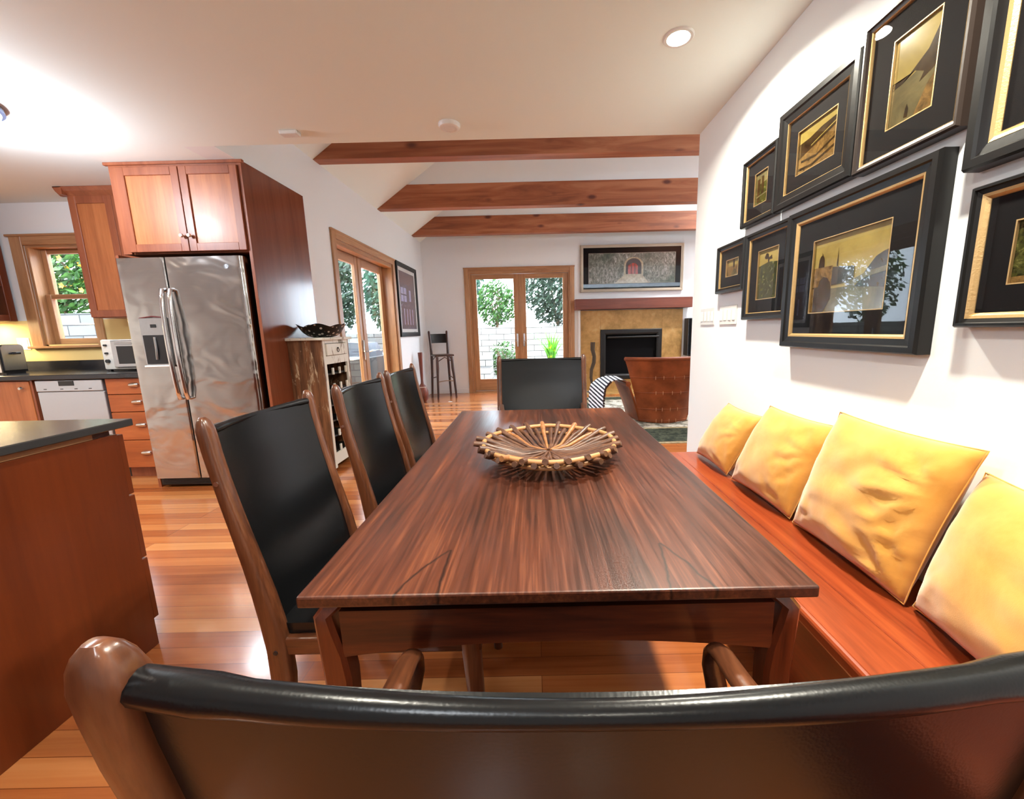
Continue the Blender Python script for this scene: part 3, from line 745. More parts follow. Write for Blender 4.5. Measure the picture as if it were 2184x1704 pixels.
picture('framed_picture', 'black and gold framed picture cut off at the upper right photo corner', rw(1.098, 1.57), .60, .56, .05, .05, .016, (.13, .11), LAKE, group=GR)
picture('framed_picture', 'black and gold framed garden picture at the right photo edge beside the city one', rw(1.068, 1.187), .50, .338, .045, .022, .013, (.058, .062), GARDEN, group=GR)

# picture over the mantle
def moss():
    t = NT('mossy_wall_photo'); a = t.noise(t.coords((9, 1, 5)), 3, 8, .75, .8); b_ = t.noise(t.coords((2, 1, 2)), 1, 3)
    c = t.ramp(a, [(.32, srgb(34, 36, 30)), (.46, srgb(92, 92, 78)), (.56, srgb(140, 136, 126)), (.68, srgb(190, 186, 180))])
    c2 = t.ramp(a, [(.32, srgb(28, 36, 28)), (.5, srgb(60, 72, 54)), (.7, srgb(112, 116, 100))])
    t.bsdf(t.mix(t.ramp(b_, [(.45, (0, 0, 0, 1)), (.6, (1, 1, 1, 1))]), c, c2), .3); return t.m
M['moss'] = moss(); M['redprint'] = art_mat('red_door_print', [(.3, srgb(110, 24, 20)), (.7, srgb(170, 46, 38))], 30); M['paleprint'] = art_mat('pale_path_print', [(.3, srgb(130, 116, 92)), (.7, srgb(176, 164, 138))], 25)
M['archdark'] = plain('dark_arch_print', srgb(34, 26, 28), .4)
def arch(cx, y0, w, h):
    p = [(cx-w, y0), (cx+w, y0)]
    for i in range(13):
        a = i*PI/12; p.append((cx+w*math.cos(a), y0+h*.55+h*.45*math.sin(a)))
    return p
MOSS = [('moss', FULL), ('paleprint', [(.30, 0), (.70, 0), (.62, .28), (.42, .30)]), ('paleprint', arch(.52, .26, .112, .60)), ('archdark', arch(.52, .30, .09, .52)), ('redprint', [(.455, .30), (.57, .30), (.57, .56), (.54, .66), (.50, .66), (.455, .58)]), ('archdark', [(.49, .3), (.497, .3), (.497, .66), (.49, .66)]), ('archdark', [(.53, .3), (.537, .3), (.537, .66), (.53, .66)])]
picture('framed_picture', 'wide silver framed photo of a red arched door, above the fireplace mantle', lambda u, v, d: Vector((.907+u, YB-d, 1.895+v)), 1.945, .857, .05, .052, 0, (.10, .10), MOSS, 'silver', border='silver')
M['purple'] = art_mat('violet_facade_print', [(.3, srgb(56, 44, 62)), (.7, srgb(100, 84, 112))], 30)
M['violetlight'] = art_mat('violet_window_print', [(.3, srgb(140, 140, 190)), (.7, srgb(190, 190, 226))], 30)
M['maroon'] = art_mat('maroon_door_print', [(.3, srgb(70, 36, 44)), (.7, srgb(110, 60, 66))], 30)
FAC = [('purple', FULL), ('maroon', [(.05, .80), (.95, .80), (.95, .96), (.05, .96)]), ('maroon', [(.12, .05), (.9, .05), (.9, .40), (.12, .40)]), ('maroon', [(.50, .46), (.95, .46), (.95, .74), (.50, .74)])]
for i in range(2):
    for j in range(2): FAC.append(('violetlight', [(.08+i*.19, .48+j*.13), (.24+i*.19, .48+j*.13), (.24+i*.19, .59+j*.13), (.08+i*.19, .59+j*.13)]))
for i in range(4): FAC.append(('violetlight', [(.2+i*.18, .08), (.25+i*.18, .08), (.25+i*.18, .36), (.2+i*.18, .36)]))
FAC.append(('violetlight', [(.6, .5), (.72, .5), (.72, .70), (.6, .70)]))
picture('framed_picture', 'tall black framed photo of a purple facade, beside the side French door', lambda u, v, d: Vector((XW+d, 6.385+u, 1.15+v)), 1.05, 1.155, .04, .07, 0, (.05, .05), FAC, 'frame', border='white', matm='white')

# ---------------------------------------------------------------- switches, outlet
def plate(label, y1, z0, W, H, n, nm='light_switch_plate', cat='light switch'):
    mp = rw(y1, z0); t = thing(nm, label, cat, tuple(mp(W/2, 0, 0)), 'white switch plates on the wall')
    b = MB(); b.box((0, 0, .0), (W, H, .006), .002, 0, lambda u, v, d: mp(u, v, d)); b.build('cover_plate', M['platewhite'], t)
    for i in range(n):
        u = W*(i+.5)/n; b = MB(); b.box((u-.015, H*.22, .006), (u+.015, H*.78, .0095), .002, 0, lambda u_, v, d: mp(u_, v, d)); b.build('switch', M['white'], t)
plate('left white four-rocker switch plate, next to the wall corner', 2.775, 1.212, .205, .108, 4)
plate('right white four-rocker switch plate, below the small flower pictures', 2.495, 1.212, .205, .108, 4)

# ---------------------------------------------------------------- ceiling things
def can(x, y, label, lit=20):
    t = thing('recessed_light', label, 'ceiling light', (x, y, ZC), 'recessed ceiling lights')
    b = MB(); b.lathe([(.046, -.002), (.050, -.006), (.062, -.006), (.068, -.0005), (.046, -.0005)], (x, y, ZC), 32, cap=(False, False)); b.build('trim_ring', M['white'], t, smooth=True)
    b = MB(); b.lathe([(.0, -.003), (.046, -.003)], (x, y, ZC), 32, cap=(False, False)); b.build('bulb', M['bulb'], t)
    l = bpy.data.lights.new('recessed_lamp', 'AREA'); l.shape = 'DISK'; l.size = .10; l.energy = lit; l.color = (1, .95, .80); l.spread = math.radians(150)
    lo = bpy.data.objects.new('recessed_lamp', l); COL.objects.link(lo); lo.location = (x, y, ZC-.008); lo.parent = None
can(.665, 2.02, 'lit round recessed light in the ceiling near the picture wall')
can(.665, .75, 'added recessed fill light above the near end of the bench')  # this and the following recessed lights are unseen, added to brighten the rooms
can(-.6, .55, 'added recessed fill light above the near table end', 8)  # out of view, added as fill over the table
can(.3, -1.2, 'added recessed fill light behind the camera', 3)  # weak fill added behind the camera
can(-2.6, .6, 'added recessed fill light over the island', 14)  # unseen fill added over the island
can(-4.2, 1.2, 'added recessed fill light over the kitchen', 20)  # unseen fill added for the kitchen side
t = thing('smoke_detector', 'round white smoke detector on the ceiling', 'smoke detector', (-.49, 2.725, ZC))
b = MB(); b.lathe([(.066, 0), (.066, -.012), (.060, -.022), (.046, -.026), (.040, -.024), (.03, -.024), (0.001, -.024)], (-.49, 2.725, ZC), 36, cap=(False, True)); b.build('detector_body', M['white'], t, smooth=True)
t = thing('ceiling_sensor', 'small white rectangular box on the ceiling left of the smoke detector', 'sensor', (-1.495, 2.765, ZC))
b = MB(); b.box((-1.55, 2.74, ZC-.022), (-1.44, 2.80, ZC), .006, seg=2); b.build('sensor_body', M['white'], t)
LX, LY = -3.02, 2.30
t = thing('kitchen_dome_light', 'round bright kitchen ceiling light cut off by the left photo edge', 'ceiling light', (LX, LY, ZC))
b = MB(); b.lathe([(.21, 0), (.215, -.03), (.20, -.036)], (LX, LY, ZC), 40, cap=(False, False)); b.build('metal_rim', plain('blue_grey_rim', srgb(110, 120, 150), .4, .5), t, smooth=True)
b = MB(); b.lathe([(.20, -.034), (.19, -.06), (.15, -.085), (.08, -.10), (.001, -.105)], (LX, LY, ZC), 40, cap=(False, True)); b.build('glass_shade', M['bulbcool'], t, smooth=True)
l = bpy.data.lights.new('kitchen_lamp', 'POINT'); l.shadow_soft_size = .12; l.energy = 30; l.color = (.82, .90, 1)
lo = bpy.data.objects.new('kitchen_lamp', l); COL.objects.link(lo); lo.location = (LX, LY, ZC-.25)
lamp_proto = t
dc = copy_tree(t); dc.location = (-.5, -.9, ZC); dc['label'] = 'added round fill light on the ceiling behind the camera'; dc.name = 'added_dome_light'  # second dome is out of view, added to lift the ceiling brightness
l2 = l.copy(); l2.energy = 8; l2.color = (.95, .97, 1); lo = bpy.data.objects.new('dome_fill_lamp', l2); COL.objects.link(lo); lo.location = (-.5, -.9, ZC-.25)
def slope_fill(x, y, label):  # lamps added out of view on the slope to brighten the living room
    z = RZ-SL*abs(x-RX); t = thing('vault_fill_light', label, 'ceiling light', (x, y, z), 'added fill lights in the vaulted ceiling')
    b = MB(); b.lathe([(.0, 0), (.07, 0), (.085, -.03), (.06, -.03), (.001, -.02)], (x, y, z), 24); b.build('housing', M['white'], t)
    l = bpy.data.lights.new('vault_fill_lamp', 'SPOT'); l.spot_size = math.radians(150); l.spot_blend = .6; l.shadow_soft_size = .06; l.energy = 260; l.color = (.97, .98, 1)
    lo = bpy.data.objects.new('vault_fill_lamp', l); COL.objects.link(lo); lo.location = (x, y, z-.06); lo.rotation_euler = (math.radians(-18), math.radians(-22), 0)
for y_, w_ in ((4.9, 'first'), (6.7, 'second')): slope_fill(3.3, y_, w_+' added round fill light on the right slope of the vaulted ceiling')

# ---------------------------------------------------------------- kitchen
FY = 3.15
def shaker(b, x0, x1, z0, z1, yf, st=.055, th=.02, m=(0, 1)):
    b.box((x0, yf, z0), (x0+st, yf+th, z1), .002, m[0]); b.box((x1-st, yf, z0), (x1, yf+th, z1), .002, m[0])
    b.box((x0+st, yf, z1-st), (x1-st, yf+th, z1), .002, m[0]); b.box((x0+st, yf, z0), (x1-st, yf+th, z0+st), .002, m[0])
    b.box((x0+st, yf+.010, z0+st), (x1-st, yf+th, z1-st), 0, m[1])
t = thing('fridge_cabinet', 'tall cherry cabinet surround above and beside the steel fridge', 'cabinet', (-2.57, 3.55, 0))
b = MB(); b.box((-2.10, FY, 0), (-2.078, 3.945, ZC-.002), .002); b.build('side_panel', M['panel'], t)
b = MB(); b.box((-3.035, FY+.02, 1.83), (-2.10, 3.945, ZC-.002)); b.box((-3.035, FY, 1.83), (-2.975, FY+.02, ZC-.002)); b.box((-2.10+.0, FY-.004, 0), (-2.078, FY, ZC-.002))
b.box((-2.975, FY, 2.425), (-2.10, FY+.02, ZC-.002)); b.box((-3.06, FY-.015, ZC-.022), (-2.06, FY+.01, ZC-.001), .003); b.build('cabinet_box', M['cabframe'], t)
b = MB(); b.box((-3.122, FY+.02, 0), (-3.10, 3.945, 1.83)); b.build('side_panel', M['cabframe'], t)
for x0, x1, kx in ((-2.972, -2.528, -2.553), (-2.522, -2.104, -2.497)):
    b = MB(); shaker(b, x0, x1, 1.84, 2.42, FY-.02); dr = b.build('door', [M['cabframe'], M['cab']], t)
    b = MB(); b.tube([(kx, FY-.02, 1.945), (kx, FY-.035, 1.945), (kx, FY-.04, 1.945), (kx, FY-.052, 1.945)], [.006, .006, .014, .010], 12); b.build('knob', M['brass'], dr, smooth=True)

t = thing('refrigerator', 'stainless steel side by side refrigerator with ice dispenser', 'refrigerator', (-2.62, 3.5, 0))
fx0, fx1, fs = -3.085, -2.15, -2.728
b = MB(); b.box((fx0+.005, 3.19, .03), (fx1-.008, 3.9, 1.795), .004); b.build('cabinet_body', M['black'], t)
b = MB(); b.box((fx0+.01, 3.15, .025), (fx1-.01, 3.19, .085), .003)
for i in range(4): b.box((fx0+.03, 3.143, .034+i*.011), (fx1-.03, 3.15, .039+i*.011))
b.build('base_grille', M['black'], t)
def fdoor(x0, x1, cut=None):
    b = MB(); z0, z1 = .09, 1.80
    def prof(x):
        e0 = x-x0; e1 = x1-x; y = 3.125
        r = .035 if (x1 == fx1) else .012; rl = .012
        if e1 < r: y += r-math.sqrt(max(0, r*r-(r-e1)**2))
        if e0 < rl: y += rl-math.sqrt(max(0, rl*rl-(rl-e0)**2))
        return y
    xs = sorted(set([x0+.012*(1-math.cos(k*PI/12)) for k in range(7)]+[x1-.035*(1-math.cos(k*PI/14)) for k in range(8)]+[x0+(x1-x0)*k/10 for k in range(1, 10)]))
    pts = [(x, prof(x)) for x in xs]+[(x1, 3.187), (x0, 3.187)]
    b.prism(pts, lambda p, k: (p[0], p[1], (z0, z1)[k])); return b
dl = fdoor(fx0, fs-.004).build('door', M['steel'], t, smooth=True, angle=50)
dr_ = fdoor(fs+.004, fx1).build('door', M['steel'], t, smooth=True, angle=50)
for s, xx, par in ((-1, fs-.030, dl), (1, fs+.030, dr_)):
    b = MB(); pts = []
    for k in range(17):
        v = k/16; z = .745+.82*v; bow = math.sin(PI*v)**.6*.045
        pts.append((xx+s*.0, 3.100-bow*.6, z))
    pts = [(xx, 3.126, .745)]+pts+[(xx, 3.126, 1.565)]
    b.tube(pts, .0165, 14, flat=.9, up=(1, 0, 0)); b.build('handle', M['chrome'], par, smooth=True, angle=70)
b = MB(); b.box((-2.985, 3.112, 1.0), (-2.775, 3.126, 1.365), .004); dp = b.build('dispenser', M['steelflat'], dl)
b = MB(); b.box((-2.972, 3.108, 1.015), (-2.79, 3.113, 1.235), .003); b.build('dispenser_recess', M['black'], dp)
b = MB(); b.box((-2.90, 3.108, 1.29), (-2.86, 3.1125, 1.315)); b.build('display', M['black'], dp)
b = MB(); b.box((-2.99, 3.098, .992), (-2.772, 3.115, 1.006), .003); b.build('drip_tray', M['white'], dp)
b = MB(); b.tube([(-2.88, 3.106, 1.22), (-2.875, 3.10, 1.12), (-2.885, 3.104, 1.05)], .008, 8); b.build('lever', M['steelflat'], dp, smooth=True)
b = MB(); b.tube([(-2.98, 3.118, 1.362), (-2.88, 3.114, 1.374), (-2.78, 3.118, 1.362)], .005, 8); b.build('red_trim', plain('dark_red_plastic', srgb(90, 20, 26), .4), dp, smooth=True)
b = MB(); b.lathe([(.0001, 0), (.019, 0)], (0, 0, 0), 24, cap=(False, False))
b = MB(); b.tube([(-2.27, 3.1255, 1.725), (-2.27, 3.1225, 1.725)], .019, 28); em = b.build('emblem', M['steelflat'], dr_)
b = MB(); n = 28; loops = []
for k in range(n+1):
    a = 2*PI*k/n; loops.append([(-2.27+(.0165+.0015*math.cos(j*PI/2))*math.cos(a), 3.1222+.0012*math.sin(j*PI/2), 1.725+(.0165+.0015*math.cos(j*PI/2))*math.sin(a)) for j in range(4)])
b.rings(loops, True, (False, False))
b.tube([(-2.262+.0055*math.cos(k*.5+.6), 3.1218, 1.727+.006*math.sin(k*.5+.6)) for k in range(11)], .0011, 6)
b.tube([(-2.277+.005*math.cos(k*.5+.9), 3.1218, 1.724+.007*math.sin(k*.5+.9)) for k in range(11)], .0011, 6); b.build('emblem_ring', M['black'], em)

# lower run: base cabinet, dishwasher, drawers
DFY = 3.38
def cup_pull(x, z, y, par):
    b = MB(); loops = []
    for i in range(9):
        a = PI*i/8; r = .026*math.sin(a)**.5 if 0 < i < 8 else .002
        xx = x-.045*math.cos(a)
        loops.append([(xx, y-r*math.sin(q), z+r*.75*math.cos(q)) for q in [PI*k/6 for k in range(7)]])
    b.rings(loops, False, (False, False)); b.build('cup_pull', M['brass'], par, smooth=True, angle=80)
t = thing('drawer_cabinet', 'cherry drawer unit with four drawers left of the fridge', 'cabinet', (-3.37, 3.65, 0))
b = MB(); b.box((-3.622, DFY+.022, .10), (-3.125, 3.92, .885)); b.box((-3.622, DFY+.075, 0), (-3.125, 3.92, .10)); b.build('cabinet_box', M['cabframe'], t)
for z0, z1 in ((.752, .885), (.600, .746), (.352, .594), (.106, .346)):
    b = MB(); b.box((-3.618, DFY, z0), (-3.13, DFY+.02, z1), .003); dr = b.build('drawer', M['cabx'], t); cup_pull(-3.375, (z0+z1)/2+.012, DFY, dr)
t = thing('dishwasher', 'silver dishwasher front under the black kitchen counter', 'dishwasher', (-3.93, 3.65, 0))
b = MB(); b.box((-4.215, DFY+.02, .10), (-3.63, 3.9, .885)); b.box((-4.215, DFY+.08, 0), (-3.63, 3.9, .1)); b.build('tub_body', M['black'], t)
b = MB(); b.box((-4.20, DFY-.005, .11), (-3.635, DFY+.02, .785), .004); b.build('door', M['dish'], t)
b = MB(); b.box((-4.20, DFY-.010, .789), (-3.635, DFY+.02, .882), .004); cp = b.build('control_panel', M['dish'], t)
b = MB(); b.box((-4.0, DFY-.013, .835), (-3.87, DFY-.009, .876), .003); b.build('handle_recess', M['black'], cp)
for xx in (-4.12, -3.98, -3.86, -3.74):
    b = MB(); b.box((xx-.012, DFY-.012, .806), (xx+.012, DFY-.009, .812)); b.build('button', M['black'], cp)
t = thing('base_cabinet', 'cherry base cabinet with one round knob left of the dishwasher', 'cabinet', (-4.8, 3.65, 0))
b = MB(); b.box((-5.2, DFY+.022, .10), (-4.25, 3.92, .885)); b.box((-5.2, DFY+.075, 0), (-4.25, 3.92, .10)); b.box((-4.25, DFY, .1), (-4.232, 3.92, .885)); b.build('cabinet_box', M['cabframe'], t)
for x0, x1 in ((-4.73, -4.262), (-5.19, -4.736)):
    b = MB(); b.box((x0, DFY, .106), (x1, DFY+.02, .88), .003); dr = b.build('door', M['cab'], t)
    b = MB(); kx = x1-.05 if x1 > -4.5 else x0+.05; b.tube([(kx, DFY, .822), (kx, DFY-.016, .822), (kx, DFY-.02, .822), (kx, DFY-.032, .822)], [.006, .006, .015, .011], 12); b.build('knob', M['brass'], dr, smooth=True)
b = MB(); b.box((-5.6, DFY-.03, .89), (-3.126, 3.93, .93), .004); b.box((-5.6, 3.93, .885), (-3.126, YK-.001, 1.02), .003)
tag(b.build('kitchen_counter', M['counter']), 'black stone counter with a low backsplash under the kitchen window', 'countertop')

# wall cabinets
UY = 3.62
t = thing('wall_cabinet', 'narrow tall cherry wall cabinet with one door between window and fridge', 'cabinet', (-3.68, 3.78, 1.4))
b = MB(); b.box((-3.882, UY+.02, 1.40), (-3.126, YK-.001, ZC-.03)); b.box((-3.51, UY, 1.40), (-3.126, UY+.02, ZC-.03)); b.build('cabinet_box', M['cabframe'], t)
b = MB(); shaker(b, -3.878, -3.515, 1.405, 2.40, UY, .06); b.build('door', [M['cabframe'], M['cab']], t)
b = MB(); b.prism([(0, 0), (-.035, .03), (-.05, .055), (-.05, .06), (.02, .06), (.02, 0)], lambda p, k: ((-3.93, -3.065)[k], UY+p[0], ZC-.062+p[1]))
b.prism([(0, 0), (-.035, .03), (-.05, .055), (-.05, .06), (.02, .06), (.02, 0)], lambda p, k: (-3.88+p[0], (UY-.05, YK-.002)[k], ZC-.062+p[1])); b.build('crown_molding', M['cabframe'], t)
b = MB()
for z in (1.44, 1.95): b.box((-3.95, UY+.06, z), (-3.882, YK-.05, z+.02), .004)
b.build('end_shelf', M['cabframe'], t)
t = thing('glass_wall_cabinet', 'dark wall cabinet with glass panes at the left photo edge', 'cabinet', (-5.1, 3.5, 1.4))
b = MB(); gx, g0, g1, gz0, gz1 = -4.905, 3.10, 3.925, 1.40, ZC-.002
b.box((gx-.36, g0, gz0), (gx-.34, g1, gz1)); b.box((gx-.34, g0, gz0), (gx-.02, g0+.02, gz1)); b.box((gx-.34, g1-.02, gz0), (gx-.02, g1, gz1)); b.box((gx-.34, g0+.02, gz0), (gx-.02, g1-.02, gz0+.02)); b.box((gx-.34, g0+.02, gz1-.02), (gx-.02, g1-.02, gz1)); b.box((gx-.34, g0+.02, 1.78), (gx-.03, g1-.02, 1.795))
b.build('cabinet_box', M['island'], t)
for y0, y1 in ((g0+.002, 3.51), (3.514, g1-.002)):
    b = MB(); b.box((gx-.02, y0, gz0+.002), (gx, y0+.055, gz1), .002); b.box((gx-.02, y1-.055, gz0+.002), (gx, y1, gz1), .002); b.box((gx-.02, y0+.055, gz0+.002), (gx, y1-.055, gz0+.06), .002); b.box((gx-.02, y0+.055, gz1-.06), (gx, y1-.055, gz1), .002)
    for z in (1.72, 2.06): b.box((gx-.017, y0+.055, z), (gx-.003, y1-.055, z+.02))
    dr = b.build('door', M['island'], t); b = MB(); b.box((gx-.012, y0+.055, gz0+.06), (gx-.008, y1-.055, gz1-.06)); b.build('glass_pane', M['glass'], dr)
t = thing('under_cabinet_light', 'slim light strip under the glass wall cabinet', 'light', (-5.1, 3.6, 1.398))
b = MB(); b.box((-5.12, 3.2, 1.388), (-5.08, 3.88, 1.399)); b.build('light_strip', emis('under_cabinet_glow', (1, .72, .34, 1), 14), t)
l = bpy.data.lights.new('under_cabinet_lamp', 'AREA'); l.shape = 'RECTANGLE'; l.size = .03; l.size_y = .6; l.energy = 7; l.color = (1, .74, .38)
lo = bpy.data.objects.new('under_cabinet_lamp', l); COL.objects.link(lo); lo.location = (-5.1, 3.56, 1.383)
# outlet on the backsplash
t = thing('wall_outlet', 'white double outlet on the yellow kitchen wall near the toaster', 'outlet', (-4.93, YK, 1.13))
b = MB(); b.box((-4.99, YK-.006, 1.13), (-4.87, YK, 1.245), .002); pl = b.build('cover_plate', M['white'], t)
for xx in (-4.96, -4.90):
    b = MB(); b.box((xx-.015, YK-.009, 1.145), (xx+.015, YK-.006, 1.23), .002); b.build('socket', M['white'], pl)
# toaster
t = thing('toaster', 'chrome toaster with a black end on the counter, at the left photo edge', 'toaster', (-4.82, 3.62, .93))
b = MB(); prof = [(-.085, 0), (.085, 0), (.085, .20)]
for k in range(7): a = k*PI/12; prof.append((.055+.03*math.cos(a), .20+.04*math.sin(a)))
for k in range(7): a = PI/2+k*PI/12; prof.append((-.055+.03*math.cos(a), .20+.04*math.sin(a)))
prof.append((-.085, .2))
b.prism(prof, lambda p, k: ((-4.98, -4.66)[k], 3.62+p[0], .945+p[1])); b.build('toaster_body', M['chrome'], t, smooth=True, angle=30)
b = MB(); b.prism([(p[0]*1.04, p[1]*1.02) for p in prof], lambda p, k: ((-4.66, -4.648)[k], 3.62+p[0], .943+p[1])); b.build('rim', M['black'], t, smooth=True, angle=30)
b = MB(); b.prism([(p[0]*.92, .02+p[1]*.92) for p in prof], lambda p, k: ((-4.648, -4.638)[k], 3.62+p[0], .943+p[1])); ec = b.build('end_cap', M['steelflat'], t, smooth=True, angle=30)
b = MB(); b.box((-4.64, 3.61, 1.10), (-4.60, 3.65, 1.12), .004); b.build('lever', M['black'], ec)
b = MB(); b.box((-4.97, 3.55, .93), (-4.65, 3.69, .946)); b.build('base', M['black'], t)
# toaster oven
t = thing('toaster_oven', 'white toaster oven with glass door on the counter beside the fridge', 'toaster oven', (-3.60, 3.72, .93))
b = MB(); b.box((-3.85, 3.62, .945), (-3.36, 3.90, 1.21), .012, seg=2); bd = b.build('oven_body', M['offwhite'], t, smooth=True, angle=40)
b = MB(); b.box((-3.74, 3.60, .965), (-3.37, 3.62, 1.20), .004); b.box((-3.70, 3.59, 1.165), (-3.41, 3.60, 1.18), .003); od = b.build('oven_door', M['steelflat'], t)
b = MB(); b.box((-3.69, 3.597, .995), (-3.42, 3.6005, 1.15)); b.build('door_glass', M['black'], od)
for z in (1.16, 1.09, 1.02):
    b = MB(); b.tube([(-3.80, 3.62, z), (-3.80, 3.60, z)], .016 if z < 1.05 else .009, 14); b.build('knob', M['black'], bd, smooth=True)
b = MB()
for x in (-3.82, -3.39):
    for y in (3.64, 3.87): b.box((x-.012, y-.012, .93), (x+.012, y+.012, .946))
b.build('feet', M['black'], t)

# island
IX, IY1 = -1.535, 1.462
t = thing('kitchen_island', 'reddish brown kitchen island with a dark stone top', 'kitchen island', (-2.3, .4, 0))
b = MB(); b.box((-3.0, -1.2, 0), (IX, IY1-.022, .865), .002); b.box((-3.0, -1.2, .865), (IX-.02, IY1-.03, .888)); b.build('cabinet_box', M['island'], t)
b = MB(); b.box((-3.04, -1.26, .888), (IX+.025, IY1+.02, .915), .003); b.build('countertop', M['islandtop'], t)
b = MB(); b.box((IX-.018, -1.2, .866), (IX-.006, IY1-.1, .887)); b.build('edge_batten', M['trimh'], t)
for i, (x0, x1) in enumerate(((-1.99, IX-.002), (-2.46, -1.996))):
    for z0, z1 in ((.63, .86), (.37, .624), (.11, .364)):
        b = MB(); b.box((x0, IY1-.022, z0), (x1, IY1, z1), .002); dr = b.build('drawer', M['island'], t); 
        b = MB(); b.tube([((x0+x1)/2, IY1, (z0+z1)/2), ((x0+x1)/2, IY1+.02, (z0+z1)/2), ((x0+x1)/2, IY1+.03, (z0+z1)/2)], [.006, .006, .014], 10); b.build('knob', M['brass'], dr, smooth=True)

# ---------------------------------------------------------------- wine cabinet with bowl
WX0, WX1, WY0, WY1, WZ = -2.076, -1.79, 3.43, 3.925, 1.185
t = thing('wine_cabinet', 'weathered tall wine cabinet with one drawer against the fridge side panel', 'cabinet', (-1.93, 3.68, 0))
b = MB(); ym_ = WX0+.14
b.box((WX0, WY0, .06), (ym_, WY0+.018, WZ-.02)); b.box((ym_+.002, WY0-.001, 0), (WX1, WY0+.018, WZ-.02), .002); b.box((WX0, WY0, 0), (WX0+.03, WY0+.018, .06))
b.build('side_panel', M['dist_side'], t)
b = MB(); b.box((WX0, WY1-.018, 0), (WX1, WY1, WZ-.02)); b.build('side_panel', M['dist_side'], t)
b = MB(); b.box((WX0, WY0+.018, .1), (WX0+.012, WY1-.018, WZ-.02)); b.build('back_panel', M['dist_side'], t)
b = MB(); b.box((WX0-.0, WY0-.03, WZ-.022), (WX1+.03, WY1+.02, WZ), .003); b.build('cabinet_top', M['dist_front'], t)
b = MB(); b.box((WX1-.018, WY0+.018, .03), (WX1, WY0+.055, WZ-.02)); b.box((WX1-.018, WY1-.055, .03), (WX1, WY1-.018, WZ-.02))
for z0, z1 in ((1.135, WZ-.02), (.955, 1.025), (.06, .16)): b.box((WX1-.018, WY0+.055, z0), (WX1, WY1-.055, z1))
b.build('front_frame', M['dist_front'], t)
b = MB(); b.box((WX0+.05, WY0+.065, 1.03), (WX1+.012, WY1-.065, 1.13), .003); dr = b.build('drawer', M['dist_front'], t)
b = MB(); n = 16; loops = []
for k in range(n+1):
    a = 2*PI*k/n; loops.append([(WX1+.018+.003*math.cos(j*PI/3), (WY0+WY1)/2+(.018+.003*math.sin(j*PI/3))*math.sin(a), 1.072+(.018+.003*math.sin(j*PI/3))*math.cos(a)) for j in range(6)])
b.rings(loops, True, (False, False)); b.tube([(WX1+.01, (WY0+WY1)/2, 1.09), (WX1+.022, (WY0+WY1)/2, 1.09)], .006, 8); b.build('ring_pull', M['iron'], dr, smooth=True)
b = MB(); b.box((WX0+.02, WY0+.02, .16), (WX0+.03, WY1-.02, .955)); b.build('rack_back', M['black'], t)
b = MB()
for i in range(6):
    z = .205+i*.14
    b.box((WX0+.03, WY0+.055, z-.05), (WX1-.03, WY1-.055, z-.035))
b.build('rack_shelves', M['iron'], t)
b = MB()
for i in range(6):
    z = .205+i*.14
    for k in range(4):
        y = WY0+.065+(WY1-WY0-.13)*k/3
        b.box((WX1-.026, y-.012, z-.05), (WX1-.012, y+.012, z+.01), .002)
b.build('rack_prongs', M['dist_front'], t)
# leaf bowl
def spots():
    t = NT('black_bowl_pale_spots'); vo = t.n('ShaderNodeTexVoronoi'); t.l(t.coords(), vo.inputs['Vector']); vo.inputs['Scale'].default_value = 30
    c = t.ramp(vo.outputs['Distance'], [(.26, srgb(190, 184, 176)), (.36, srgb(12, 11, 11))]); t.bsdf(c, .5, spec=.3); return t.m
t = thing('spotted_bowl', 'wavy black bowl with pale spots on top of the wine cabinet', 'bowl', (-1.876, 3.62, WZ))
b = MB(); loops = []; bc = Vector((-1.868, 3.62, WZ)); n = 48
def bl(r, z, e):
    return [bc+Vector((r*math.cos(2*PI*k/n)*(1+.05*e*math.cos(5*2*PI*k/n)), r*math.sin(2*PI*k/n)*(1+.05*e*math.cos(5*2*PI*k/n)), z+e*.014*math.cos(5*2*PI*k/n))) for k in range(n)]
for r, z, e in ((.001, .002, 0), (.07, .001, 0), (.115, .014, .1), (.15, .042, .4), (.172, .074, .8), (.185, .100, 1), (.190, .104, 1), (.178, .092, 1), (.16, .066, .8), (.135, .036, .4), (.07, .012, .1), (.001, .010, 0)): loops.append(bl(r, z, e))
b.rings(loops, True, (True, True)); b.build('bowl_body', spots(), t, smooth=True, angle=70)

# ---------------------------------------------------------------- living room
MX0, MX1 = .785, 2.98
t = thing('fireplace', 'fireplace with ochre slate surround and black firebox on the back wall', 'fireplace', (1.88, YB-.05, 0))
b = MB(); fa, fb, fz = .905, 2.865, 1.55
hx0, hx1, hz0, hz1 = 1.285, 2.47, .22, 1.185
sy = YB-.06
b.box((fa, sy, 0), (hx0, YB-.001, fz), .003); b.box((hx1, sy, 0), (fb, YB-.001, fz), .003); b.box((hx0, sy, hz1), (hx1, YB-.001, fz)); b.box((hx0, sy, 0), (hx1, YB-.001, hz0)); b.build('slate_surround', M['slate'], t)
b = MB(); mp = lambda u, v, d: Vector((hx0+u, sy-d, hz0+v)); W_, H_ = hx1-hx0, hz1-hz0
rectring(b, mp, W_, H_, [(0, -.05), (0, .02), (.012, .03), (.07, .03), (.10, .012), (.11, -.05), (0, -.05)]); b.build('firebox_frame', M['iron'], t)
b = MB(); b.box((hx0+.10, sy+.045, hz0+.1), (hx1-.10, sy+.055, hz1-.1)); b.build('firebox_back', M['matblack'], t)
b = MB(); b.tube([(hx0+.13, sy-.02, hz1-.15), (hx1-.06, sy-.02, hz1-.15)], .022, 12); b.build('hood_bar', M['iron'], t, smooth=True)
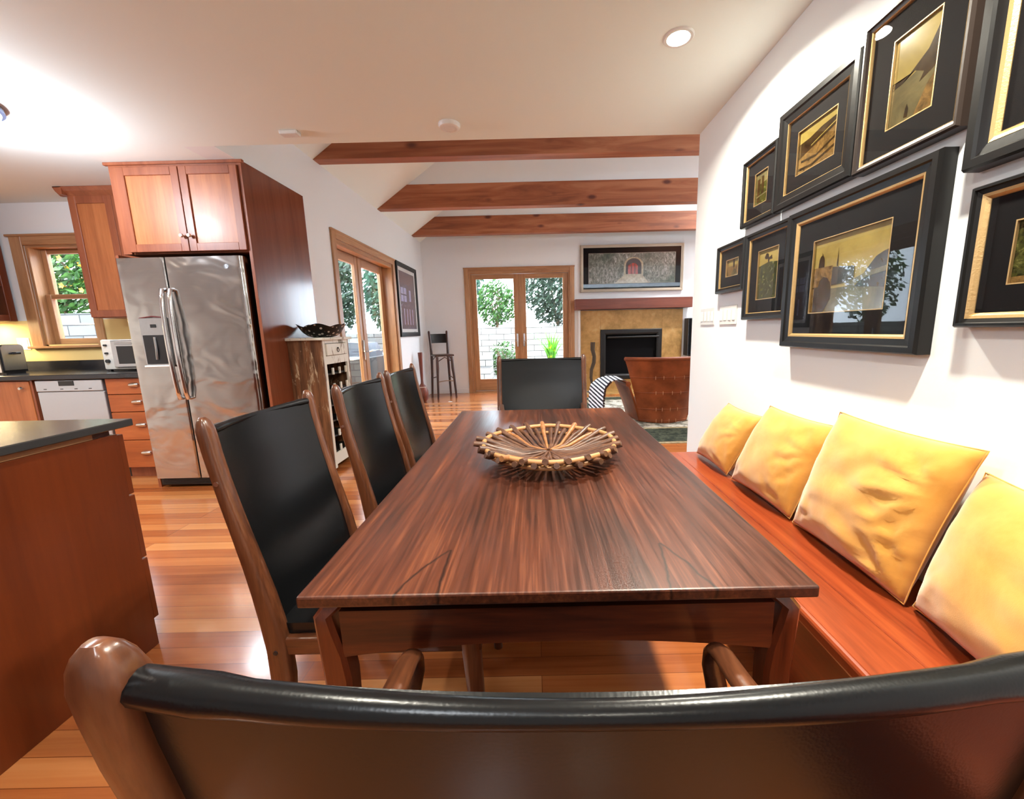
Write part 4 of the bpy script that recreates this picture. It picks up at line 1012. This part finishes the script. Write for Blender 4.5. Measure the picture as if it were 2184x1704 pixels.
b = MB(); b.box((MX0, 7.75, 1.565), (MX1, YB-.001, 1.757), .006); tag(b.build('mantle_shelf', M['mantle']), 'thick reddish wooden mantle beam above the fireplace', 'mantle')
b = MB(); b.box((.86, YB-.045, 0), (.905, YB, 1.56)); b.box((2.865, YB-.045, 0), (2.91, YB, 1.56)); struct('trim_1', b, M['wall'])
b = MB(); b.box((.8, 7.35, 0), (2.95, sy, .02), .003); struct('trim_2', b, M['slate'])
# twisted stick sculpture
t = thing('driftwood_sculpture', 'dark twisted driftwood piece standing left of the firebox', 'sculpture', (1.09, 7.62, .02))
b = MB(); pts = [(1.10, 7.62, .03), (1.085, 7.62, .15), (1.06, 7.62, .30), (1.07, 7.62, .45), (1.115, 7.62, .58), (1.12, 7.62, .70), (1.09, 7.62, .82), (1.095, 7.62, .96)]
b.tube(pts, [.018, .022, .028, .032, .036, .034, .04, .045], 10, flat=.6); b.build('stem', plain('grey_driftwood', srgb(70, 58, 44), .7, grain=.3), t, smooth=True)
b = MB(); b.lathe([(.001, 0), (.10, 0), (.09, .015), (.03, .02), (.001, .02)], (1.08, 7.62, .02), 20); b.build('base', M['iron'], t, smooth=True)
# speaker
t = thing('floor_speaker', 'tall black speaker beside the fireplace, half hidden by the wall corner', 'speaker', (3.0, 7.83, 0))
b = MB(); b.box((2.905, 7.72, .66), (3.14, 7.94, 1.365), .006); bx = b.build('speaker_cabinet', M['black'], t)
b = MB(); b.box((2.98, 7.80, .02), (3.06, 7.86, .66)); b.box((2.9, 7.70, 0), (3.14, 7.94, .02)); b.build('stand', M['iron'], t)
b = MB(); b.box((2.92, 7.712, .68), (3.125, 7.72, 1.35), .003); b.build('grille', M['matblack'], bx)
# rug
def rugmat(name, c1, c2, sc_): 
    t = NT(name); a = t.noise(t.coords(), sc_, 5, .7, .5); g = t.noise(t.coords(), 300, 2); c = t.ramp(a, [(.42, c1), (.58, c2)]); t.bsdf(c, .95, bump=g, bstr=.3, bdist=.003, spec=.1); return t.m
M['ruglight'] = rugmat('pale_rug_pile', srgb(120, 116, 104), srgb(214, 206, 190), 9); M['rugdark'] = rugmat('dark_green_rug_pile', srgb(38, 44, 36), srgb(74, 76, 62), 14); M['rugtan'] = rugmat('tan_rug_stripe', srgb(140, 124, 96), srgb(170, 152, 120), 20)
t = thing('area_rug', 'patterned pale area rug with a dark green border in the living room', 'rug', (2.6, 5.5, 0))
def rr(x0, y0, x1, y1, z): return [(x0, y0, z), (x1, y0, z), (x1, y1, z), (x0, y1, z)]
b = MB(); b.box((.55, 4.10, .001), (4.6, 7.1, .006)); b.build('tan_stripe', M['rugtan'], t)
b = MB(); b.box((.60, 4.16, .006), (4.55, 7.04, .0085)); b.build('dark_border', M['rugdark'], t)
b = MB(); b.box((.86, 4.72, .0085), (4.3, 6.78, .010)); b.build('tan_stripe', M['rugtan'], t)
b = MB(); b.box((.90, 4.78, .010), (4.26, 6.74, .0115)); b.build('rug_field', M['ruglight'], t)
# leather tub armchair, back to the camera
ACX, ACY = 1.62, 5.12
t = thing('leather_tub_chair', 'laced cognac leather tub armchair in the living room, back to the camera', 'armchair', (ACX, ACY, .012))
def hide(u, v, r0=0):
    """u 0..1 round the back from the left arm to the right arm, v 0..1 up"""
    a = math.radians(180+u*180)
    rb = .335+.235*v**1.3
    z = .03+.80*v
    p = Vector((ACX+rb*1.02*math.cos(a)*(1.0), ACY+.05+rb*.62*math.sin(a), z))
    n_ = Vector((math.cos(a), math.sin(a), -.25)); return p, n_
def top_h(u): # the arms are lower than the back
    e = abs(2*u-1); return 1.0-.40*sstep((e-.60)/.12)
b = MB(); b.sheet(lambda u, v: hide(.17+.66*u, v), 28, 20, .022)
bk = b.build('back', M['tan'], t, smooth=True, angle=60)
for s in (0, 1):
    b = MB()
    def armf(u, v):
        uu = u*.17 if s == 0 else 1-u*.17
        p, n_ = hide(uu, v*.60)
        ext = (1-u)*.42; p = p+Vector((-.05*(1 if s == 0 else -1)*(v), ext, 0)); return p, n_
    b.sheet(armf, 10, 12, .03); ar = b.build('arm', M['tan'], t, smooth=True, angle=60)
    b = MB(); pts = [armf(k/10, 1)[0] for k in range(11)]; b.tube(pts, .035, 10); b.build('arm_roll', M['tan'], ar, smooth=True)
b = MB(); pts = [hide(.165+.67*k/24, 1)[0] for k in range(25)]; b.tube(pts, .024, 12); b.build('top_roll', M['tan'], t, smooth=True)
for v in (.215, .48, .72, .03):
    b = MB(); pts = [hide(.17+.66*k/24, v)[0]+hide(.17+.66*k/24, v)[1].normalized()*.012 for k in range(25)]; b.tube(pts, .0065, 8); b.build('seam', M['tan'], bk, smooth=True)
b = MB()
for v in (.215, .03, .48, .72):
    for u in (.40, .46, .54, .62):
        p, n_ = hide(u, v); n_.normalize(); b.tube([p+n_*.018+Vector((0, 0, -.022)), p+n_*.022, p+n_*.018+Vector((0, 0, .022))], .003, 6)
b.build('lacing', plain('pale_lacing', srgb(200, 150, 110), .5), bk)
b = MB(); b.lathe([(.001, .0), (.26, .0), (.26, .36), (.24, .40), (.001, .42)], (ACX, ACY+.10, .014), 32); b.box((ACX-.25, ACY+.12, .014), (ACX+.25, ACY+.42, .40), .03, seg=3); b.build('seat', M['tan'], t, smooth=True, angle=40)
# striped throw over the arm
def stripes():
    t = NT('black_white_striped_cloth'); tc = t.n('ShaderNodeTexCoord'); sp = t.n('ShaderNodeSeparateXYZ'); t.l(tc.outputs['Object'], sp.inputs[0])
    ph = t.math('ADD', t.math('MULTIPLY', sp.outputs[2], 1.0), t.math('MULTIPLY', sp.outputs[0], .9))
    f = t.math('FRACT', t.math('MULTIPLY', ph, 18)); m = t.math('GREATER_THAN', f, .52)
    t.bsdf(t.mix(m, srgb(232, 232, 236), srgb(18, 20, 36)), .85); return t.m
t = thing('striped_throw', 'black and white striped throw hanging over the left arm of the leather armchair', 'throw', (1.0, 5.3, .012))
def thr(u, v):
    # v along the drape from the seat side over the arm down to the floor; u along the arm
    y = 4.98+.42*u
    path = [(1.13, .56), (1.07, .575), (1.0, .575), (.93, .545), (.87, .47), (.855, .36), (.85, .22), (.86, .04)]
    s = v*(len(path)-1); i = min(int(s), len(path)-2); f = s-i
    x = path[i][0]*(1-f)+path[i+1][0]*f; z = path[i][1]*(1-f)+path[i+1][1]*f
    x += .012*math.sin(u*16)*sstep((v-.4)/.3)-.12*u*sstep(v*1.5)
    return Vector((x, y+.03*v, z)), Vector((-.7, 0, .5))
b = MB(); b.sheet(thr, 22, 36, .012); tw = b.build('cloth', stripes(), t, smooth=True, angle=60)
b = MB()
for k in range(18):
    p, _ = thr(0, .42+.58*k/17); b.lathe([(.001, -.016), (.012, -.01), (.014, 0), (.012, .01), (.001, .016)], tuple(p+Vector((.004, -.012, 0))), 8)
b.build('bobble_fringe', plain('dark_brown_bobbles', srgb(52, 26, 22), .9), tw, smooth=True)

# bar stool in the corner
t = thing('bar_stool', 'dark wooden bar stool with a black back band in the far left corner', 'stool', (0, 0, 0))
dk = wood('dark_stool_wood', srgb(34, 16, 12), srgb(58, 28, 20), srgb(84, 44, 30), 'z', 2, .35, .2)
sz = .80
for s in (-1, 1):
    b = MB(); b.tube([(.19, s*.17, 0), (.165, s*.15, .42), (.15, s*.14, .56), (.14, s*.135, sz-.03)], [.018, .023, .027, .024], 10); b.build('front_leg', dk, t, smooth=True)
    b = MB(); b.tube([(-.20, s*.18, 0), (-.175, s*.165, .40), (-.16, s*.155, sz-.02), (-.175, s*.16, 1.0), (-.215, s*.168, 1.22), (-.218, s*.168, 1.235)], [.019, .023, .026, .022, .021, .012], 10); b.build('back_leg', dk, t, smooth=True)
    b = MB(); b.tube([(.168, s*.152, .36), (0, s*.13, .40), (-.175, s*.165, .36)], .009, 8); b.build('stretcher', dk, t, smooth=True)
    b = MB(); b.tube([(.145, s*.137, .68), (.05, s*.125, sz-.04), (-.05, s*.125, sz-.04), (-.165, s*.155, .68)], .008, 8); b.build('brace', dk, t, smooth=True)
b = MB(); b.tube([(.168, -.152, .32), (.20, 0, .34), (.168, .152, .32)], .009, 8); b.build('stretcher', plain('worn_brass_rail', srgb(150, 130, 110), .4, .5), t, smooth=True)
b = MB(); b.tube([(.145, -.137, .68), (.15, 0, sz-.04), (.145, .137, .68)], .008, 8); b.build('brace', dk, t, smooth=True)
b = MB(); b.box((-.185, -.175, sz-.025), (.175, .175, sz+.008), .012, seg=3); b.build('seat', dk, t, smooth=True, angle=50)
b = MB(); b.sheet(lambda u, v: (Vector((-.178-.036*v-.03*(1-(2*u-1)**2), (2*u-1)*.16, 1.01+.17*v)), Vector((1, 0, 0))), 12, 6, .014); b.build('back_band', M['leather'], t, smooth=True)
t.location = (-1.70, 7.48, 0); t.rotation_euler.z = math.radians(-62)
# long-necked wooden vase
t = thing('wooden_floor_vase', 'long-necked reddish wooden floor vase with a pale band beside the stool', 'vase', (-1.985, 7.05, 0))
b = MB(); b.lathe([(.001, 0), (.05, 0), (.085, .05), (.098, .13), (.092, .20), (.07, .26)], (-1.985, 7.05, 0), 28, cap=(False, False)); b.lathe([(.068, .275), (.045, .30), (.026, .33), (.022, .38), (.026, .55), (.034, .75), (.040, .86), (.038, .87), (.001, .87)], (-1.985, 7.05, 0), 28, cap=(False, True)); b.build('vase_body', wood('red_brown_turned_wood', srgb(70, 30, 18), srgb(110, 50, 34), srgb(140, 72, 50), 'z', 1.5, .4, .1), t, smooth=True, angle=50)
b = MB(); b.lathe([(.07, .26), (.076, .264), (.072, .275), (.068, .275)], (-1.985, 7.05, 0), 28, cap=(False, False)); b.build('pale_band', plain('pale_band_paint', srgb(200, 190, 180), .6), t, smooth=True)
b = MB(); b.lathe([(.001, 0), (.038, 0), (.035, .004), (.001, .005)], (-1.50, 7.0, 0), 24); tag(b.build('floor_disc', M['white'], smooth=True), 'small round pale disc on the wood floor near the stool', 'outlet cover')  # plain white disc lying flat on the floor

# ---------------------------------------------------------------- garden
b = MB(); b.box((-14, YK+.3, -.16), (LW-.02, 26, -.06)); b.box((LW-.02, YB+.25, -.16), (14, 26, -.06)); b.box((-14, -8, -.16), (-5.85, YK+.3, -.06)); tag(b.build('patio_ground', M['patio']), 'pale paved patio outside the French doors', 'patio'); bpy.data.objects['patio_ground']['kind'] = 'structure'
def hedge(name, label, c, r, n, size, m, kind='shrub', group=None, flowers=0):
    t = thing(name, label, kind, (c[0], c[1], c[2]-r[2]), group)
    b = MB()
    for k in range(n):
        while True:
            p = Vector((random.uniform(-1, 1), random.uniform(-1, 1), random.uniform(-1, 1)))
            if .35 < p.length < 1: break
        p = Vector((c[0]+p.x*r[0], c[1]+p.y*r[1], c[2]+p.z*r[2]))
        a = Vector((random.gauss(0, 1), random.gauss(0, 1), random.gauss(0, 1))).normalized(); u = a.orthogonal().normalized(); w_ = a.cross(u)
        s = size*random.uniform(.6, 1.3)
        b.face([p-u*s, p+w_*s*.45, p+u*s, p-w_*s*.45])
    b.build('foliage', M[m], t)
    b = MB()
    for k in range(5): b.tube([(c[0], c[1], c[2]-r[2]), (c[0]+random.uniform(-.3, .3)*r[0], c[1]+random.uniform(-.3, .3)*r[1], c[2]), (c[0]+random.uniform(-.6, .6)*r[0], c[1]+random.uniform(-.6, .6)*r[1], c[2]+r[2]*.6)], [.03, .02, .008], 6)
    b.build('stem', M['soil'], t)
    if flowers:
        b = MB()
        for k in range(flowers):
            p = Vector((c[0]+random.uniform(-.8, .8)*r[0], c[1]-r[1]*random.uniform(.2, .9), c[2]+random.uniform(-.6, .9)*r[2]))
            for j in range(5):
                a = 2*PI*j/5; u = Vector((math.cos(a), -.4, math.sin(a)))*.05; w_ = Vector((-math.sin(a), 0, math.cos(a)))*.018
                b.face([p, p+u*.6+w_, p+u, p+u*.6-w_])
        b.build('flowers', M['flower'], t)
    return t
def blades(name, label, c, n, h, m, sp=.3):
    t = thing(name, label, 'plant', c); b = MB()
    for k in range(n):
        a = random.uniform(0, 2*PI); r = random.uniform(.02, .10); o_ = Vector(c)+Vector((r*math.cos(a), r*math.sin(a), 0)); L = h*random.uniform(.6, 1.1); ln = random.uniform(.1, sp)
        d_ = Vector((math.cos(a), math.sin(a), 0)); sd = Vector((-math.sin(a), math.cos(a), 0)); pv = None
        for i in range(6):
            q = i/5; w_ = .02*(1-q)+.002; p = o_+d_*(ln*q*q*L*1.6)+Vector((0, 0, L*q*(1-.25*q))); cur = (p-sd*w_, p+sd*w_)
            if pv: b.face([pv[0], pv[1], cur[1], cur[0]])
            pv = cur
    b.build('leaves', M[m], t); return t
# beyond the back door
b = MB(); b.box((-3.38, 11.4, -.06), (9, 11.8, 1.30)); tag(b.build('stone_retaining_wall', M['stonex']), 'pale stone retaining wall seen through the back French doors', 'garden wall')
b = MB()
b.box((-3.3, 10.0, -.06), (-1.1, 10.35, .32)); b.box((-3.3, 10.35, -.06), (-1.1, 10.7, .58)); tag(b.build('stone_steps', M['stonex']), 'low pale stone steps at the lower left of the back French doors', 'steps')
b = MB(); b.box((-.2, 10.1, -.06), (4, 10.4, .48)); tag(b.build('low_stone_planter_wall', M['stonex']), 'low pale stone planter wall behind the bright green plant', 'garden wall')
b = MB(); b.box((-3.38, 11.81, -.06), (9, 20, 1.22)); o = b.build('upper_garden_bed', M['soil']); tag(o, 'raised soil bed behind the back stone wall', 'garden bed')
hedge('tall_tree', 'blue-green tree at the left of the back French doors', (-2.4, 13.5, 2.6), (.85, .8, 1.3), 2600, .10, 'leaf2', 'tree')
hedge('garden_shrub', 'loose light green shrub above the stone wall, middle of the left back door', (-1.1, 12.4, 2.0), (.6, .45, .7), 1300, .07, 'leaf', group='shrubs behind the stone wall')
hedge('garden_shrub', 'big grey-green shrub filling the top of the right back door', (.75, 12.8, 2.60), (1.1, .8, 1.35), 5200, .075, 'leaf3', group='shrubs behind the stone wall')
hedge('trailing_shrub', 'green shrub hanging down the stone wall beside the door mullion', (-.85, 11.1, .45), (.42, .25, .5), 500, .05, 'leaf')
b = blades('sword_leaf_plant', 'bright green plant with sword leaves and yellow tips in the right back door', (.42, 9.9, .35), 70, 1.1, 'blade', .45)
# beyond the left door
b = MB(); b.box((-9, 10.2, -.06), (-3.4, 10.5, 1.22)); tag(b.build('stone_garden_wall', M['stoneg']), 'grey stone garden wall seen through the side French door', 'garden wall')
b = MB(); b.box((-9, 10.51, -.06), (-3.4, 13.6, 1.12)); tag(b.build('side_garden_bed', M['soil']), 'raised soil bed behind the side garden wall', 'garden bed')
for i, (x, m, n_, lb) in enumerate(((-7.2, 'leaf', 1200, 'green hedge at the left end of the side garden wall'), (-5.6, 'leaf3', 4200, 'dark hedge top seen through the near leaf of the side door'), (-4.1, 'leaf2', 3000, 'blue-green hedge seen through the far leaf of the side door'))):
    hedge('garden_hedge', lb, (x, 11.7, 1.19+1.2), ((.75, .75, .6)[i], .8, 1.2), n_, .085, m, group='hedges behind the side garden wall')
hedge('garden_shrub', 'small green shrub at the foot of the side garden wall', (-4.55, 9.8, .42), (.42, .3, .47), 700, .05, 'leaf')
# barbecue on the side patio
t = thing('barbecue_grill', 'dark barbecue grill with side tables on the patio behind the side French door', 'grill', (-3.35, 8.0, -.06))
b = MB(); b.box((-3.7, 7.55, -.06), (-3.1, 8.4, .78), .02); b.build('cart', M['iron'], t)
b = MB(); b.prism([(-.28, 0), (.28, 0), (.27, .12), (.18, .26), (-.12, .28), (-.26, .14)], lambda p, k: (-3.4+p[0], (7.6, 8.35)[k], .78+p[1])); b.build('lid', plain('grey_blue_lid', srgb(30, 38, 50), .5, 0), t, smooth=True)
b = MB(); b.box((-3.65, 7.05, .76), (-3.15, 7.55, .80), .005); b.box((-3.65, 8.4, .76), (-3.15, 8.9, .80), .005); b.build('side_table', M['steelflat'], t)
b = MB(); b.tube([(-3.12, 7.7, .88), (-3.06, 7.7, .90), (-3.06, 8.25, .90), (-3.12, 8.25, .88)], .014, 8); b.build('lid_handle', M['chrome'], t, smooth=True)
# beyond the kitchen window
b = MB(); b.box((-12, 6.3, -.06), (-7.2, 6.7, 1.62)); b.box((-7.2, 6.3, -.06), (-4.6, 6.7, 1.62)); tag(b.build('stone_window_wall', M['stoneg']), 'pale stone wall seen at the bottom of the kitchen window', 'garden wall')
b = MB(); b.box((-12, 6.71, -.06), (-7.21, 8.28, 1.52)); tag(b.build('flower_bed', M['soil']), 'raised soil bed under the flowering shrub beyond the kitchen window', 'garden bed')
hedge('flowering_shrub', 'green shrub with orange flowers seen in the kitchen window', (-8.3, 7.3, 2.40), (.95, .5, .82), 2600, .075, 'leaf', flowers=60)
hedge('garden_shrub', 'leafy green plant low in the kitchen window', (-6.35, 5.75, .5), (.45, .3, .56), 400, .07, 'leaf')

# ---------------------------------------------------------------- daylight
wd = bpy.data.worlds.new('daylight'); sc.world = wd; wd.use_nodes = True; nt = wd.node_tree
bg = nt.nodes['Background']; bg.inputs[0].default_value = (.74, .87, 1.0, 1); bg.inputs[1].default_value = 9.0
sun = bpy.data.lights.new('sun', 'SUN'); sun.energy = 2.5; sun.angle = math.radians(1.5); sun.color = (1, .96, .9)
so = bpy.data.objects.new('sun', sun); COL.objects.link(so); so.rotation_euler = Vector((-.45, .55, -1)).to_track_quat('-Z', 'Y').to_euler()

# ---------------------------------------------------------------- view
sc.view_settings.view_transform = 'Standard'; sc.view_settings.look = 'None'; sc.view_settings.gamma = 1; sc.view_settings.use_curve_mapping = False
sc.view_settings.exposure = 1.08
cy = sc.cycles
cy.use_denoising = True; cy.max_bounces = 9; cy.diffuse_bounces = 4; cy.glossy_bounces = 3; cy.transparent_max_bounces = 12; cy.caustics_reflective = False; cy.caustics_refractive = False
cy.sample_clamp_indirect = 6; cy.blur_glossy = .5
